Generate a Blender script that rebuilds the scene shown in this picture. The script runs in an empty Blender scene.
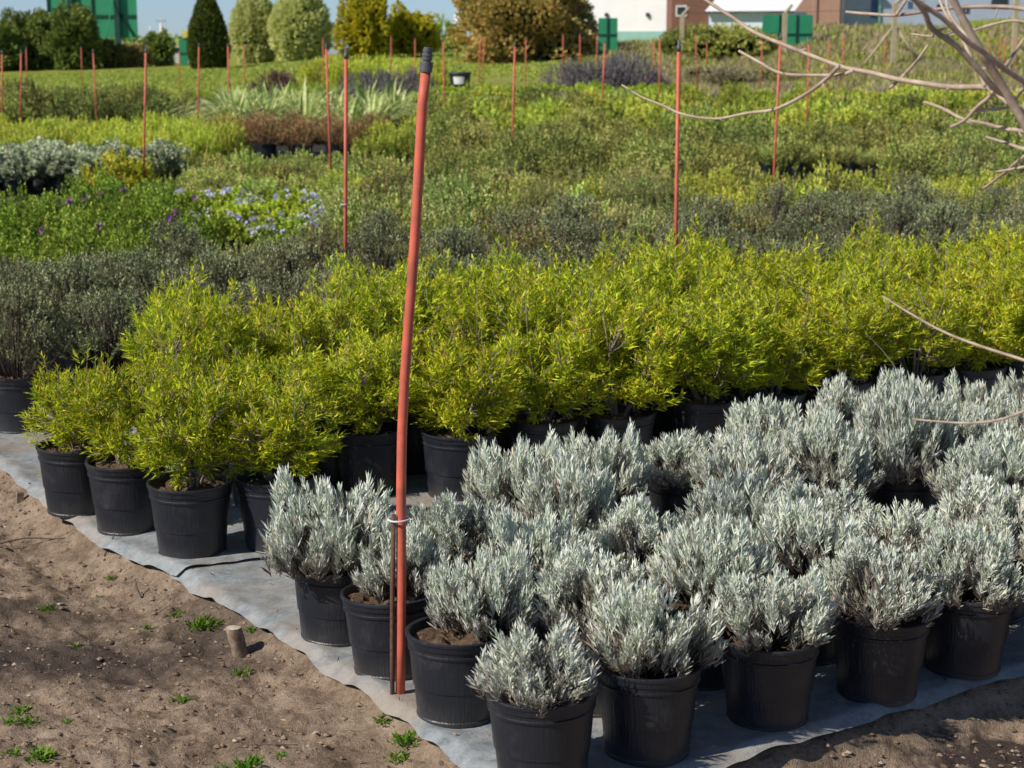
import bpy, math, random
import numpy as np
from mathutils import Vector, noise

random.seed(7)
RNG = np.random.default_rng(11)
scene = bpy.context.scene
COL = scene.collection
R = math.radians

# ------------------------------------------------------------------ camera model
FPX, CAMH = 1690.0, 1.73
PITCH = math.atan((384 - 42) / FPX)
CP, SP = math.cos(PITCH), math.sin(PITCH)

def ray(px, py):
    dx = (px - 512) / FPX; dy = (384 - py) / FPX
    return (dx, CP + dy * SP, -SP + dy * CP)
def at_z(px, py, z=0.0):
    d = ray(px, py); t = (z - CAMH) / d[2]
    return (d[0] * t, d[1] * t, z)
def at_y(px, py, y):
    d = ray(px, py); t = y / d[1]
    return (d[0] * t, y, CAMH + d[2] * t)
def px_x(px, y):
    return (px - 512) / FPX * (y * CP + 0.28)

cam_d = bpy.data.cameras.new('camera'); cam = bpy.data.objects.new('camera', cam_d)
COL.objects.link(cam); scene.camera = cam
cam.location = (0, 0, CAMH); cam.rotation_euler = (math.pi / 2 - PITCH, 0, 0)
cam_d.sensor_width = 36; cam_d.lens = 36 * FPX / 1024
cam_d.clip_start = 0.1; cam_d.clip_end = 5000
cam_d.dof.use_dof = True; cam_d.dof.focus_distance = 4.9; cam_d.dof.aperture_fstop = 7.0

# ------------------------------------------------------------------ light
SUN_EL = R(40)
tosun = Vector((-0.86, -0.51, 0)).normalized() * math.cos(SUN_EL); tosun.z = math.sin(SUN_EL)
w = bpy.data.worlds.new('World'); scene.world = w; w.use_nodes = True
nt = w.node_tree; nt.nodes.clear()
sky = nt.nodes.new('ShaderNodeTexSky'); sky.sky_type = 'NISHITA'; sky.sun_disc = False
sky.sun_elevation = SUN_EL; sky.sun_rotation = math.atan2(tosun.x, tosun.y)
sky.dust_density = 0.15; sky.air_density = 1.0; sky.ozone_density = 2.0
bg = nt.nodes.new('ShaderNodeBackground'); bg.inputs['Strength'].default_value = 0.062
wo = nt.nodes.new('ShaderNodeOutputWorld')
tint = nt.nodes.new('ShaderNodeMix'); tint.data_type = 'RGBA'; tint.blend_type = 'MULTIPLY'; tint.inputs[0].default_value = 1.0; 
tcw = nt.nodes.new('ShaderNodeTexCoord'); sxw = nt.nodes.new('ShaderNodeSeparateXYZ'); rw = nt.nodes.new('ShaderNodeValToRGB')
nt.links.new(tcw.outputs['Generated'], sxw.inputs[0]); nt.links.new(sxw.outputs[2], rw.inputs[0]); nt.links.new(rw.outputs[0], tint.inputs[7])
rw.color_ramp.elements[0].position = 0.0; rw.color_ramp.elements[0].color = (0.94, 1.30, 2.10, 1)
rw.color_ramp.elements[1].position = 0.30; rw.color_ramp.elements[1].color = (0.86, 0.95, 1.12, 1)
nt.links.new(sky.outputs[0], tint.inputs[6]); nt.links.new(tint.outputs[2], bg.inputs[0]); nt.links.new(bg.outputs[0], wo.inputs[0])
sd = bpy.data.lights.new('sun', 'SUN'); sd.energy = 5.0; sd.angle = R(0.53); sd.color = (1.0, 0.95, 0.87)
so = bpy.data.objects.new('sun', sd); COL.objects.link(so)
so.rotation_euler = (-tosun).to_track_quat('-Z', 'Y').to_euler(); so.location = (-8, -2, 10)
scene.view_settings.view_transform = 'Standard'; scene.view_settings.look = 'None'
scene.view_settings.exposure = 0

# ------------------------------------------------------------------ materials
class NT:
    def __init__(s, name):
        s.m = bpy.data.materials.new(name); s.m.use_nodes = True
        s.t = s.m.node_tree; s.t.nodes.clear()
        s.out = s.n('ShaderNodeOutputMaterial')
    def n(s, typ, **kw):
        nd = s.t.nodes.new(typ)
        for k, v in kw.items():
            if k[:2] == 'i_':
                key = k[2:]; key = int(key) if key.isdigit() else key.replace('_', ' ')
                nd.inputs[key].default_value = v
            else: setattr(nd, k, v)
        return nd
    def l(s, a, b): s.t.links.new(a, b)
    def ramp(s, fac, stops):
        r = s.n('ShaderNodeValToRGB'); e = r.color_ramp.elements
        while len(e) > 1: e.remove(e[-1])
        e[0].position = stops[0][0]; e[0].color = (*stops[0][1], 1)
        for p, c in stops[1:]:
            x = e.new(p); x.color = (*c, 1)
        s.l(fac, r.inputs[0]); return r.outputs[0]
    def noise(s, scale, detail=4, rough=0.6, vec=None, dist=0.0):
        n = s.n('ShaderNodeTexNoise'); n.inputs['Scale'].default_value = scale
        n.inputs['Detail'].default_value = detail; n.inputs['Roughness'].default_value = rough
        n.inputs['Distortion'].default_value = dist
        if vec is not None: s.l(vec, n.inputs['Vector'])
        return n.outputs[0]
    def mix(s, fac, a, b, blend='MIX'):
        m = s.n('ShaderNodeMix', data_type='RGBA', blend_type=blend)
        for v, i in ((fac, 0), (a, 6), (b, 7)):
            if isinstance(v, (int, float)): m.inputs[i].default_value = v
            elif isinstance(v, tuple): m.inputs[i].default_value = (*v, 1)
            else: s.l(v, m.inputs[i])
        return m.outputs[2]
    def math(s, op, a, b=0.0, clamp=False):
        m = s.n('ShaderNodeMath', operation=op); m.use_clamp = clamp
        for v, i in ((a, 0), (b, 1)):
            if isinstance(v, (int, float)): m.inputs[i].default_value = v
            else: s.l(v, m.inputs[i])
        return m.outputs[0]
    def bsdf(s, color, rough=0.6, bump=None, bstr=0.3, bdist=0.01, metal=0.0, spec=0.5):
        b = s.n('ShaderNodeBsdfPrincipled')
        if isinstance(color, tuple): b.inputs['Base Color'].default_value = (*color, 1)
        else: s.l(color, b.inputs['Base Color'])
        if isinstance(rough, (int, float)): b.inputs['Roughness'].default_value = rough
        else: s.l(rough, b.inputs['Roughness'])
        b.inputs['Metallic'].default_value = metal; b.inputs['Specular IOR Level'].default_value = spec
        if bump is not None:
            bp = s.n('ShaderNodeBump'); bp.inputs['Strength'].default_value = bstr; bp.inputs['Distance'].default_value = bdist
            s.l(bump, bp.inputs['Height']); s.l(bp.outputs[0], b.inputs['Normal'])
        s.l(b.outputs[0], s.out.inputs[0]); return b
    def objco(s): return s.n('ShaderNodeTexCoord').outputs['Object']
    def pos(s): return s.n('ShaderNodeNewGeometry').outputs['Position']

GAIN = {'yellow_shoot': 2.0, 'silver_leaf': 2.0, 'yellow_green_leaf': 1.68, 'purple_petal': 1.2, 'violet_petal': 1.1, 'cream_edged_leaf': 1.6, 'golden_leaf': 1.2, 'conifer_spray': 1.9, 'grass_blade': 1.9, 'weed_leaf': .75, 'cream_strap_leaf': 1.6, 'dry_grass': 1.3, 'grey_green_leaf': 1.8, 'olive_leaf': 2.7, 'olive_brown_leaf': 2.5, 'dull_green_leaf': 2.05, 'dark_green_leaf': 3.3, 'rusty_leaf': 3.4, 'golden_tree_leaf': 2.6, 'variegated_leaf': 2.7, 'reddish_leaf': 2.1, 'yellow_olive_leaf': 2.15}
def leaf_mat(name, stops, tone=None, transl=0.3, rough=0.5, objvar=0.18, spec=0.14):
    """stops: ramp over a random number per leaf; tone: (colour, ...) old leaves, and inner leaves painted as shaded, fade to where attribute tone=1"""
    s = NT(name); gn = GAIN.get(name, 1.55)
    stops = [(p, tuple(min(.8, c * gn) for c in cc)) for p, cc in stops]
    g = s.n('ShaderNodeNewGeometry'); col = s.ramp(g.outputs['Random Per Island'], stops)
    oi = s.n('ShaderNodeObjectInfo')
    v = s.n('ShaderNodeMapRange', i_3=1 - objvar, i_4=1 + objvar); s.l(oi.outputs['Random'], v.inputs[0])
    hs = s.n('ShaderNodeHueSaturation'); s.l(col, hs.inputs['Color']); s.l(v.outputs[0], hs.inputs['Value'])
    hv = s.n('ShaderNodeMapRange', i_3=0.5 - objvar * .07, i_4=0.5 + objvar * .07)
    s.l(s.math('FRACT', s.math('MULTIPLY', oi.outputs['Random'], 7.31)), hv.inputs[0]); s.l(hv.outputs[0], hs.inputs['Hue'])
    col = hs.outputs[0]
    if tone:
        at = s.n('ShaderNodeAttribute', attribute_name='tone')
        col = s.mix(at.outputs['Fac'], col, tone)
    b = s.bsdf(col, rough, spec=spec)
    if transl > 0:
        t = s.n('ShaderNodeBsdfTranslucent'); s.l(col, t.inputs[0])
        mx = s.n('ShaderNodeMixShader', i_0=transl); s.l(b.outputs[0], mx.inputs[1]); s.l(t.outputs[0], mx.inputs[2])
        s.l(mx.outputs[0], s.out.inputs[0])
    return s.m

def simple_mat(name, col, rough=0.6, var=0.25, scale=20, metal=0.0, spec=0.4, bstr=0.2, bdist=0.005, col2=None):
    s = NT(name); n = s.noise(scale, 5, 0.65, s.objco())
    dark = col2 or tuple(c * (1 - var) for c in col); lite = tuple(min(1, c * (1 + var)) for c in col)
    c = s.ramp(n, [(0.3, dark), (0.7, lite)])
    s.bsdf(c, rough, n, bstr, bdist, metal, spec); return s.m

def pot_mat():
    s = NT('black_plastic'); co = s.objco()
    wv = s.n('ShaderNodeTexNoise'); mp = s.n('ShaderNodeMapping'); mp.inputs['Scale'].default_value = (1, 1, 0.03)
    s.l(co, mp.inputs[0]); s.l(mp.outputs[0], wv.inputs['Vector']); wv.inputs['Scale'].default_value = 160; wv.inputs['Detail'].default_value = 2
    oi = s.n('ShaderNodeObjectInfo')
    off = s.n('ShaderNodeVectorMath', operation='ADD'); s.l(co, off.inputs[0]); s.l(oi.outputs['Location'], off.inputs[1])
    d = s.noise(14, 6, 0.7, off.outputs[0]); d2 = s.noise(90, 3, 0.7, off.outputs[0])
    dirt = s.math('MULTIPLY', s.math('SUBTRACT', d, 0.52, True), 3.2, True)
    sx = s.n('ShaderNodeSeparateXYZ'); s.l(co, sx.inputs[0])
    low = s.n('ShaderNodeMapRange', i_1=0.0, i_2=0.07, i_3=0.55, i_4=0.0); s.l(sx.outputs[2], low.inputs[0])
    lowd = s.math('MULTIPLY', low.outputs[0], s.math('ADD', d2, 0.3), True)
    c = s.mix(s.math('MULTIPLY', dirt, 0.45), (0.013, 0.016, 0.023), (0.085, 0.080, 0.076))
    c = s.mix(s.math('MULTIPLY', lowd, .6), c, (0.11, 0.09, 0.07))
    h = s.math('ADD', s.math('MULTIPLY', wv.outputs[0], 1.0), s.math('MULTIPLY', d2, 0.3))
    s.bsdf(c, s.math('ADD', s.math('MULTIPLY', d, 0.35), 0.24), h, 0.5, 0.004, spec=0.6); return s.m

def soil_in_pot():
    s = NT('potting_soil'); co = s.objco(); n = s.noise(70, 6, 0.75, co); n2 = s.noise(9, 3, 0.5, s.pos())
    c = s.ramp(n, [(0.3, (0.06, 0.038, 0.024)), (0.5, (0.20, 0.135, 0.088)), (0.72, (0.36, 0.26, 0.18))])
    c = s.mix(n2, c, s.mix(0.5, c, (0.05, 0.028, 0.016)))
    s.bsdf(c, 0.95, n, 0.9, 0.02, spec=0.1); return s.m

M = {}
M['pot'] = pot_mat(); M['soil'] = soil_in_pot()
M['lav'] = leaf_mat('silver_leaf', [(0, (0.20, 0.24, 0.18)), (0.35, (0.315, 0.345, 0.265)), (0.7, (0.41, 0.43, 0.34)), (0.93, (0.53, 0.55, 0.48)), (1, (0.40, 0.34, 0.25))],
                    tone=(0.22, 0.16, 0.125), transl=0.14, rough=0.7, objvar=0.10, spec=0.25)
M['lavstem'] = simple_mat('lavender_stem', (0.10, 0.075, 0.055), 0.9, 0.5, 40)
M['yel'] = leaf_mat('yellow_green_leaf', [(0, (0.09, 0.135, 0.010)), (0.35, (0.225, 0.285, 0.014)), (0.7, (0.37, 0.385, 0.020)), (0.96, (0.50, 0.48, 0.03)), (0.99, (0.40, 0.24, 0.04)), (1, (0.42, 0.18, 0.04))],
                    tone=(0.36, 0.16, 0.04), transl=0.33, rough=0.42, objvar=0.13)
M['twig'] = simple_mat('twig_bark', (0.27, 0.21, 0.16), 0.85, 0.35, 60)
M['dtwig'] = simple_mat('dark_twig_bark', (0.11, 0.085, 0.065), 0.9, 0.4, 60)
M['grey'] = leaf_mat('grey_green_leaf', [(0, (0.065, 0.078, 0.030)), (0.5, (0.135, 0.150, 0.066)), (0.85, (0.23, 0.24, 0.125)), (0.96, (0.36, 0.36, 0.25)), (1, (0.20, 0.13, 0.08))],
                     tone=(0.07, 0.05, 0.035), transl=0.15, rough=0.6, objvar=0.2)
M['polyg'] = leaf_mat('bright_green_leaf', [(0, (0.06, 0.115, 0.012)), (0.5, (0.16, 0.235, 0.022)), (0.9, (0.28, 0.34, 0.05)), (1, (0.42, 0.44, 0.10))], tone=(0.05, 0.05, 0.02), transl=0.3, objvar=.22)
M['purple'] = leaf_mat('purple_petal', [(0, (0.25, 0.07, 0.26)), (1, (0.40, 0.16, 0.42))], transl=0.3, objvar=0.05)
M['violet'] = leaf_mat('violet_petal', [(0, (0.34, 0.31, 0.60)), (0.5, (0.52, 0.50, 0.76)), (1, (0.72, 0.72, 0.82))], transl=0.25, objvar=0.05)
M['lime'] = leaf_mat('lime_leaf', [(0, (0.16, 0.25, 0.02)), (0.6, (0.34, 0.40, 0.035)), (1, (0.44, 0.48, 0.09))], tone=(0.1, 0.1, 0.03), transl=0.3, objvar=.2)
M['cream'] = leaf_mat('cream_edged_leaf', [(0, (0.10, 0.18, 0.05)), (0.25, (0.22, 0.30, 0.12)), (0.5, (0.58, 0.62, 0.32)), (1, (0.68, 0.69, 0.45))], tone=(0.10, 0.14, 0.05), transl=0.2)
M['gold'] = leaf_mat('golden_leaf', [(0, (0.30, 0.32, 0.03)), (0.5, (0.58, 0.52, 0.04)), (1, (0.75, 0.62, 0.10))], tone=(0.15, 0.12, 0.02), transl=0.25)
M['abelia'] = leaf_mat('olive_leaf', [(0, (0.07, 0.10, 0.018)), (0.5, (0.165, 0.20, 0.045)), (0.85, (0.30, 0.32, 0.10)), (1, (0.24, 0.13, 0.06))], tone=(0.10, 0.07, 0.04), transl=0.25, objvar=.42)
M['olive'] = leaf_mat('olive_brown_leaf', [(0, (0.06, 0.09, 0.03)), (0.5, (0.14, 0.155, 0.042)), (0.8, (0.25, 0.24, 0.085)), (1, (0.22, 0.13, 0.075))], tone=(0.14, 0.10, 0.06), transl=0.25, objvar=.42)
M['yolive'] = leaf_mat('yellow_olive_leaf', [(0, (0.12, 0.16, 0.022)), (0.5, (0.24, 0.28, 0.04)), (0.9, (0.36, 0.38, 0.07)), (1, (0.33, 0.20, 0.05))], tone=(0.11, 0.095, 0.02), transl=0.25, objvar=.28)
M['ggreen'] = leaf_mat('dull_green_leaf', [(0, (0.055, 0.075, 0.015)), (0.5, (0.155, 0.175, 0.038)), (1, (0.31, 0.30, 0.09))], tone=(0.08, 0.08, 0.04), transl=0.22, objvar=.42)
M['ygrass'] = leaf_mat('yellow_shoot', [(0, (0.16, 0.22, 0.02)), (0.5, (0.32, 0.36, 0.035)), (0.9, (0.48, 0.44, 0.07)), (1, (0.45, 0.30, 0.12))], tone=(0.13, 0.11, 0.04), transl=0.3, objvar=.2)
M['red'] = leaf_mat('reddish_leaf', [(0, (0.10, 0.055, 0.028)), (0.5, (0.20, 0.11, 0.05)), (0.8, (0.25, 0.17, 0.07)), (1, (0.20, 0.23, 0.05))], tone=(0.10, 0.06, 0.04), transl=0.2, objvar=.25)
M['strap'] = leaf_mat('cream_strap_leaf', [(0, (0.14, 0.22, 0.05)), (0.45, (0.32, 0.36, 0.12)), (0.8, (0.52, 0.50, 0.24)), (1, (0.60, 0.48, 0.28))], transl=0.25, objvar=.1)
M['dgreen'] = leaf_mat('dark_green_leaf', [(0, (0.022, 0.04, 0.009)), (0.5, (0.062, 0.082, 0.018)), (0.88, (0.12, 0.14, 0.032)), (1, (0.20, 0.20, 0.06))], transl=0.2, objvar=.15)
M['conif'] = leaf_mat('conifer_spray', [(0, (0.012, 0.026, 0.006)), (0.5, (0.035, 0.055, 0.009)), (0.9, (0.09, 0.10, 0.014)), (1, (0.16, 0.13, 0.03))], transl=0.12, objvar=.1)
M['varieg'] = leaf_mat('variegated_leaf', [(0, (0.10, 0.13, 0.022)), (0.35, (0.25, 0.265, 0.06)), (0.7, (0.43, 0.42, 0.13)), (1, (0.56, 0.53, 0.22))], transl=0.2, objvar=.08)
M['goldt'] = leaf_mat('golden_tree_leaf', [(0, (0.07, 0.09, 0.010)), (0.35, (0.19, 0.16, 0.012)), (0.7, (0.42, 0.25, 0.012)), (1, (0.60, 0.38, 0.03))], transl=0.25, objvar=.1)
M['redt'] = leaf_mat('rusty_leaf', [(0, (0.035, 0.06, 0.012)), (0.35, (0.09, 0.10, 0.02)), (0.55, (0.22, 0.115, 0.032)), (0.9, (0.34, 0.17, 0.06)), (1, (0.42, 0.25, 0.12))], transl=0.2, objvar=.1)
M['plum'] = leaf_mat('plum_leaf', [(0, (0.045, 0.018, 0.025)), (0.5, (0.10, 0.04, 0.055)), (1, (0.22, 0.10, 0.11))], transl=0.2)
M['mauve'] = leaf_mat('mauve_spike', [(0, (0.06, 0.07, 0.04)), (0.5, (0.13, 0.115, 0.115)), (1, (0.25, 0.21, 0.24))], transl=0.2, objvar=.15)
M['tan'] = leaf_mat('dry_grass', [(0, (0.14, 0.15, 0.045)), (0.4, (0.30, 0.25, 0.13)), (1, (0.50, 0.42, 0.27))], transl=0.25, objvar=.2)
M['grass'] = leaf_mat('grass_blade', [(0, (0.09, 0.13, 0.018)), (0.5, (0.18, 0.215, 0.03)), (0.9, (0.30, 0.31, 0.07)), (1, (0.40, 0.34, 0.17))], transl=0.3, objvar=.2)
M['weed'] = leaf_mat('weed_leaf', [(0, (0.10, 0.25, 0.02)), (1, (0.28, 0.45, 0.05))], transl=0.3)

# ------------------------------------------------------------------ mesh helpers
def tag(o, label=None, cat=None, group=None, kind=None):
    for k, v in (('label', label), ('category', cat), ('group', group), ('kind', kind)):
        if v: o[k] = v
    return o
def link(name, me, parent=None):
    o = bpy.data.objects.new(name, me); COL.objects.link(o)
    if parent: o.parent = parent
    return o
def empty(name, loc=(0, 0, 0), rz=0.0, sc=None):
    o = bpy.data.objects.new(name, None); COL.objects.link(o); o.empty_display_size = 0.1
    o.location = loc; o.rotation_euler = (0, 0, rz)
    if sc: o.scale = sc
    return o
def copy_tree(o, parent=None):
    c = o.copy(); COL.objects.link(c)
    if parent: c.parent = parent
    for ch in KIDS.get(o.name, ()): copy_tree(ch, c)
    return c
KIDS = {}

def mesh_np(name, V, quads=None, tris=None, mat=None, tone=None, smooth=False):
    me = bpy.data.meshes.new(name)
    V = np.asarray(V, dtype=np.float32).reshape(-1, 3)
    nq = 0 if quads is None else len(quads); nt_ = 0 if tris is None else len(tris)
    idx = np.concatenate([np.asarray(a, dtype=np.int32).ravel() for a in (quads, tris) if a is not None and len(a)])
    me.vertices.add(len(V)); me.vertices.foreach_set('co', V.ravel())
    me.loops.add(len(idx)); me.loops.foreach_set('vertex_index', idx)
    me.polygons.add(nq + nt_)
    ls = np.concatenate([np.arange(nq) * 4, nq * 4 + np.arange(nt_) * 3]).astype(np.int32)
    me.polygons.foreach_set('loop_start', ls)
    me.polygons.foreach_set('loop_total', np.concatenate([np.full(nq, 4), np.full(nt_, 3)]).astype(np.int32))
    if tone is not None:
        a = me.attributes.new('tone', 'FLOAT', 'POINT'); a.data.foreach_set('value', np.asarray(tone, dtype=np.float32))
    me.polygons.foreach_set('use_smooth', np.full(nq + nt_, smooth))
    me.update(calc_edges=True); me.validate()
    if mat: me.materials.append(mat)
    return me

def norm(a): return a / np.maximum(np.linalg.norm(a, axis=-1, keepdims=True), 1e-9)

def leaves_mesh(name, P, D, L, W, mat, tone=None, bend=0.25, base_w=0.35, mid=0.5):
    """one 5-vertex bent leaf (quad + tip triangle) per base point P along direction D"""
    n = len(P); D = norm(D)
    rnd = RNG.normal(size=(n, 3)) * .75 + np.array([-.35, -.15, .9]); S = norm(np.cross(D, rnd)); N = np.cross(S, D)
    L = np.broadcast_to(L, n)[:, None]; W = np.broadcast_to(W, n)[:, None]
    up = N * (L * bend * RNG.uniform(-1, 1, (n, 1)))
    V = np.stack([P - S * W * base_w / 2, P + S * W * base_w / 2,
                  P + D * L * mid + up + S * W / 2, P + D * L * mid + up - S * W / 2, P + D * L], axis=1)
    b = np.arange(n)[:, None] * 5
    me = mesh_np(name, V, b + np.array([0, 1, 2, 3]), b + np.array([3, 2, 4]), mat,
                 None if tone is None else np.repeat(np.clip(tone, 0, 1), 5))
    return me

def tubes(name, paths, mat, sides=6, smooth=True):
    """paths: list of (list of points, list of radii)"""
    V = []; Q = []; T = []
    for pts, rad in paths:
        pts = [Vector(p) for p in pts]; off = len(V)
        for i, p in enumerate(pts):
            d = (pts[min(i + 1, len(pts) - 1)] - pts[max(i - 1, 0)]).normalized()
            a = d.cross(Vector((0.13, 0.31, 0.94)) if abs(d.z) < .9 else Vector((1, 0.1, 0))).normalized(); b = d.cross(a)
            for k in range(sides):
                t = 2 * math.pi * k / sides
                V.append(p + (a * math.cos(t) + b * math.sin(t)) * rad[i])
        for i in range(len(pts) - 1):
            for k in range(sides):
                k2 = (k + 1) % sides; o = off + i * sides
                Q.append((o + k, o + k2, o + sides + k2, o + sides + k))
        for e, fl in ((0, True), (len(pts) - 1, False)):
            c = len(V); V.append(pts[e])
            for k in range(sides):
                k2 = (k + 1) % sides; o = off + e * sides
                T.append((c, o + k2, o + k) if fl else (c, o + k, o + k2))
    return mesh_np(name, [tuple(v) for v in V], Q, T, mat, smooth=smooth)

def smooth_path(pts, rads, sub=5):
    P = [Vector(p) for p in pts]; out = []; ro = []
    for i in range(len(P) - 1):
        p0 = P[max(i - 1, 0)]; p1 = P[i]; p2 = P[i + 1]; p3 = P[min(i + 2, len(P) - 1)]
        for k in range(sub):
            t = k / sub
            out.append(0.5 * ((2 * p1) + (p2 - p0) * t + (2 * p0 - 5 * p1 + 4 * p2 - p3) * t * t + (3 * p1 - p0 - 3 * p2 + p3) * t ** 3))
            ro.append(rads[i] * (1 - t) + rads[i + 1] * t)
    out.append(P[-1]); ro.append(rads[-1]); return out, ro

def lathe(name, prof, mat, seg=40, smooth=True, jitter=0.0, sharp=None):
    V = []; Q = []
    for r, z in prof:
        for k in range(seg):
            t = 2 * math.pi * k / seg; rr = r * (1 + jitter * math.sin(2 * t + 0.7))
            V.append((rr * math.cos(t), rr * math.sin(t), z))
    for i in range(len(prof) - 1):
        for k in range(seg):
            k2 = (k + 1) % seg; Q.append((i * seg + k, i * seg + k2, (i + 1) * seg + k2, (i + 1) * seg + k))
    c = len(V); V.append((0, 0, prof[0][1])); T = [(c, (k + 1) % seg, k) for k in range(seg)]
    me = mesh_np(name, V, Q, T, mat, smooth=smooth)
    if sharp: me.set_sharp_from_angle(angle=R(sharp))
    return me

def boxes(name, bl, mat, bevel=0.0):
    """bl: list of (x0,x1,y0,y1,z0,z1)"""
    V = []; Q = []
    for x0, x1, y0, y1, z0, z1 in bl:
        o = len(V)
        V += [(x0, y0, z0), (x1, y0, z0), (x1, y1, z0), (x0, y1, z0), (x0, y0, z1), (x1, y0, z1), (x1, y1, z1), (x0, y1, z1)]
        Q += [(o, o + 3, o + 2, o + 1), (o + 4, o + 5, o + 6, o + 7), (o, o + 1, o + 5, o + 4), (o + 1, o + 2, o + 6, o + 5), (o + 2, o + 3, o + 7, o + 6), (o + 3, o, o + 4, o + 7)]
    return mesh_np(name, V, Q, None, mat)

# value noise in numpy
class VN:
    def __init__(s, seed): s.g = np.random.default_rng(seed).random((256, 256))
    def __call__(s, x, y):
        xi = np.floor(x).astype(int); yi = np.floor(y).astype(int); fx = x - xi; fy = y - yi
        fx = fx * fx * (3 - 2 * fx); fy = fy * fy * (3 - 2 * fy); g = s.g
        a = g[xi & 255, yi & 255]; b = g[(xi + 1) & 255, yi & 255]; c = g[xi & 255, (yi + 1) & 255]; d = g[(xi + 1) & 255, (yi + 1) & 255]
        return (a * (1 - fx) + b * fx) * (1 - fy) + (c * (1 - fx) + d * fx) * fy - 0.5
vn = VN(3); vn2 = VN(9)
def fbm(x, y, f, octv=4, gain=0.5):
    s = 0; a = 1
    for k in range(octv):
        s = s + a * vn(x * f + 17.3 * k, y * f - 9.1 * k); f *= 2.03; a *= gain
    return s

# ------------------------------------------------------------------ site coordinates: a along the front edge of the mat, b along its left edge
C0 = np.array([0.066, 3.57]); U = np.array([0.86, 0.51]); U = U / np.linalg.norm(U); Vv = np.array([-U[1], U[0]])
def AB(a, b): p = C0 + a * U + b * Vv; return float(p[0]), float(p[1])
def toAB(x, y):
    dx = x - C0[0]; dy = y - C0[1]; return dx * U[0] + dy * U[1], dx * Vv[0] + dy * Vv[1]
def edge_a(b):   # wavy left edge of the mat
    return np.interp(b, [-.2, .5, .91, 1.12, 1.4, 1.67, 1.98, 2.25, 2.55, 2.81, 3.16, 3.54, 4.4, 8], [.0, -.013, -.012, -.042, -.045, -.065, -.10, -.135, -.215, -.235, -.235, -.24, -.27, -.3]) + 0.028 * fbm(b * 1.0, b * 0 + 4.2, 4.2, 4) * .7 + .004 * np.sin(b * 31)
def edge_b(a): return np.interp(a, [0, .5, 1.0, 1.64, 3], [-.01, .0, .06, .08, .08]) + 0.026 * fbm(a * 1.0, a * 0 + 8.2, 3.6, 4)

def sstep(x, a, b):
    t = np.clip((x - a) / (b - a), 0, 1); return t * t * (3 - 2 * t)
AX = [-60, -23, -12, -7, 5, 9, 13, 22, 60]; AZ = [0, 0.0, 0.45, 0.95, 1.45, 1.75, 2.1, 2.2, 2.2]
def ground_z(x, y):
    x = np.asarray(x, float); y = np.asarray(y, float)
    a, b = toAB(x, y)
    ins = np.minimum(a - edge_a(b), b - edge_b(a))
    rough = fbm(x, y, 1.3, 3) * 0.05 + fbm(x, y, 6, 3, 0.6) * 0.018 + fbm(x, y, 24, 4, 0.65) * 0.013
    rut = -0.018 * np.exp(-((a + 0.42 + 0.08 * np.sin(b * 1.7)) / 0.11) ** 2) - 0.014 * np.exp(-((a + 1.0 + 0.1 * np.sin(b)) / 0.12) ** 2)
    frontside = sstep(-(b - edge_b(a)), -0.02, 0.10) * sstep(a, -.1, .3)
    lip = -0.030 * sstep(-ins, -0.03, 0.03) - 0.022 * (1 - sstep(-ins, 0.05, 0.5)) - 0.05 * frontside
    near = lip + (rough + rut) * sstep(-ins, -0.0, 0.16) * 1.15 + (fbm(x, y, 28, 3, .6) * .012) * (ins < .02)
    near = np.where(ins > 0.03, -0.012, near)
    near = near * (1 - sstep(y, 14, 20))
    A = np.interp(x * 75 / np.maximum(y, 40), AX, AZ)
    bank = A * sstep(y, 52, 80) + fbm(x, y, 0.22, 4, .55) * 0.5 * sstep(y, 55, 70) * np.clip(A / 2, 0, 1) * (1 - sstep(y, 85, 100))
    roll = fbm(x, y, 0.05, 3) * 0.15 * sstep(y, 40, 60)
    return near + bank + roll
def gz(x, y): return float(ground_z(np.array([x]), np.array([y]))[0])

def axis(lo, hi, step, far_lo, far_hi, growth=1.17):
    mid = np.arange(lo, hi + 1e-6, step); L = []; v = lo; s = step
    while v > far_lo: s *= growth; v -= s; L.append(v)
    Rr = []; v = hi; s = step
    while v < far_hi: s *= growth; v += s; Rr.append(v)
    return np.array(L[::-1] + list(mid) + Rr)
def grid_mesh(name, X, Y, Z, mat, smooth=True):
    ny, nx = X.shape; V = np.stack([X, Y, Z], -1).reshape(-1, 3)
    i = (np.arange(ny - 1)[:, None] * nx + np.arange(nx - 1)[None]).ravel()
    return mesh_np(name, V, np.stack([i, i + 1, i + nx + 1, i + nx], -1), None, mat, smooth=smooth)

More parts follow.
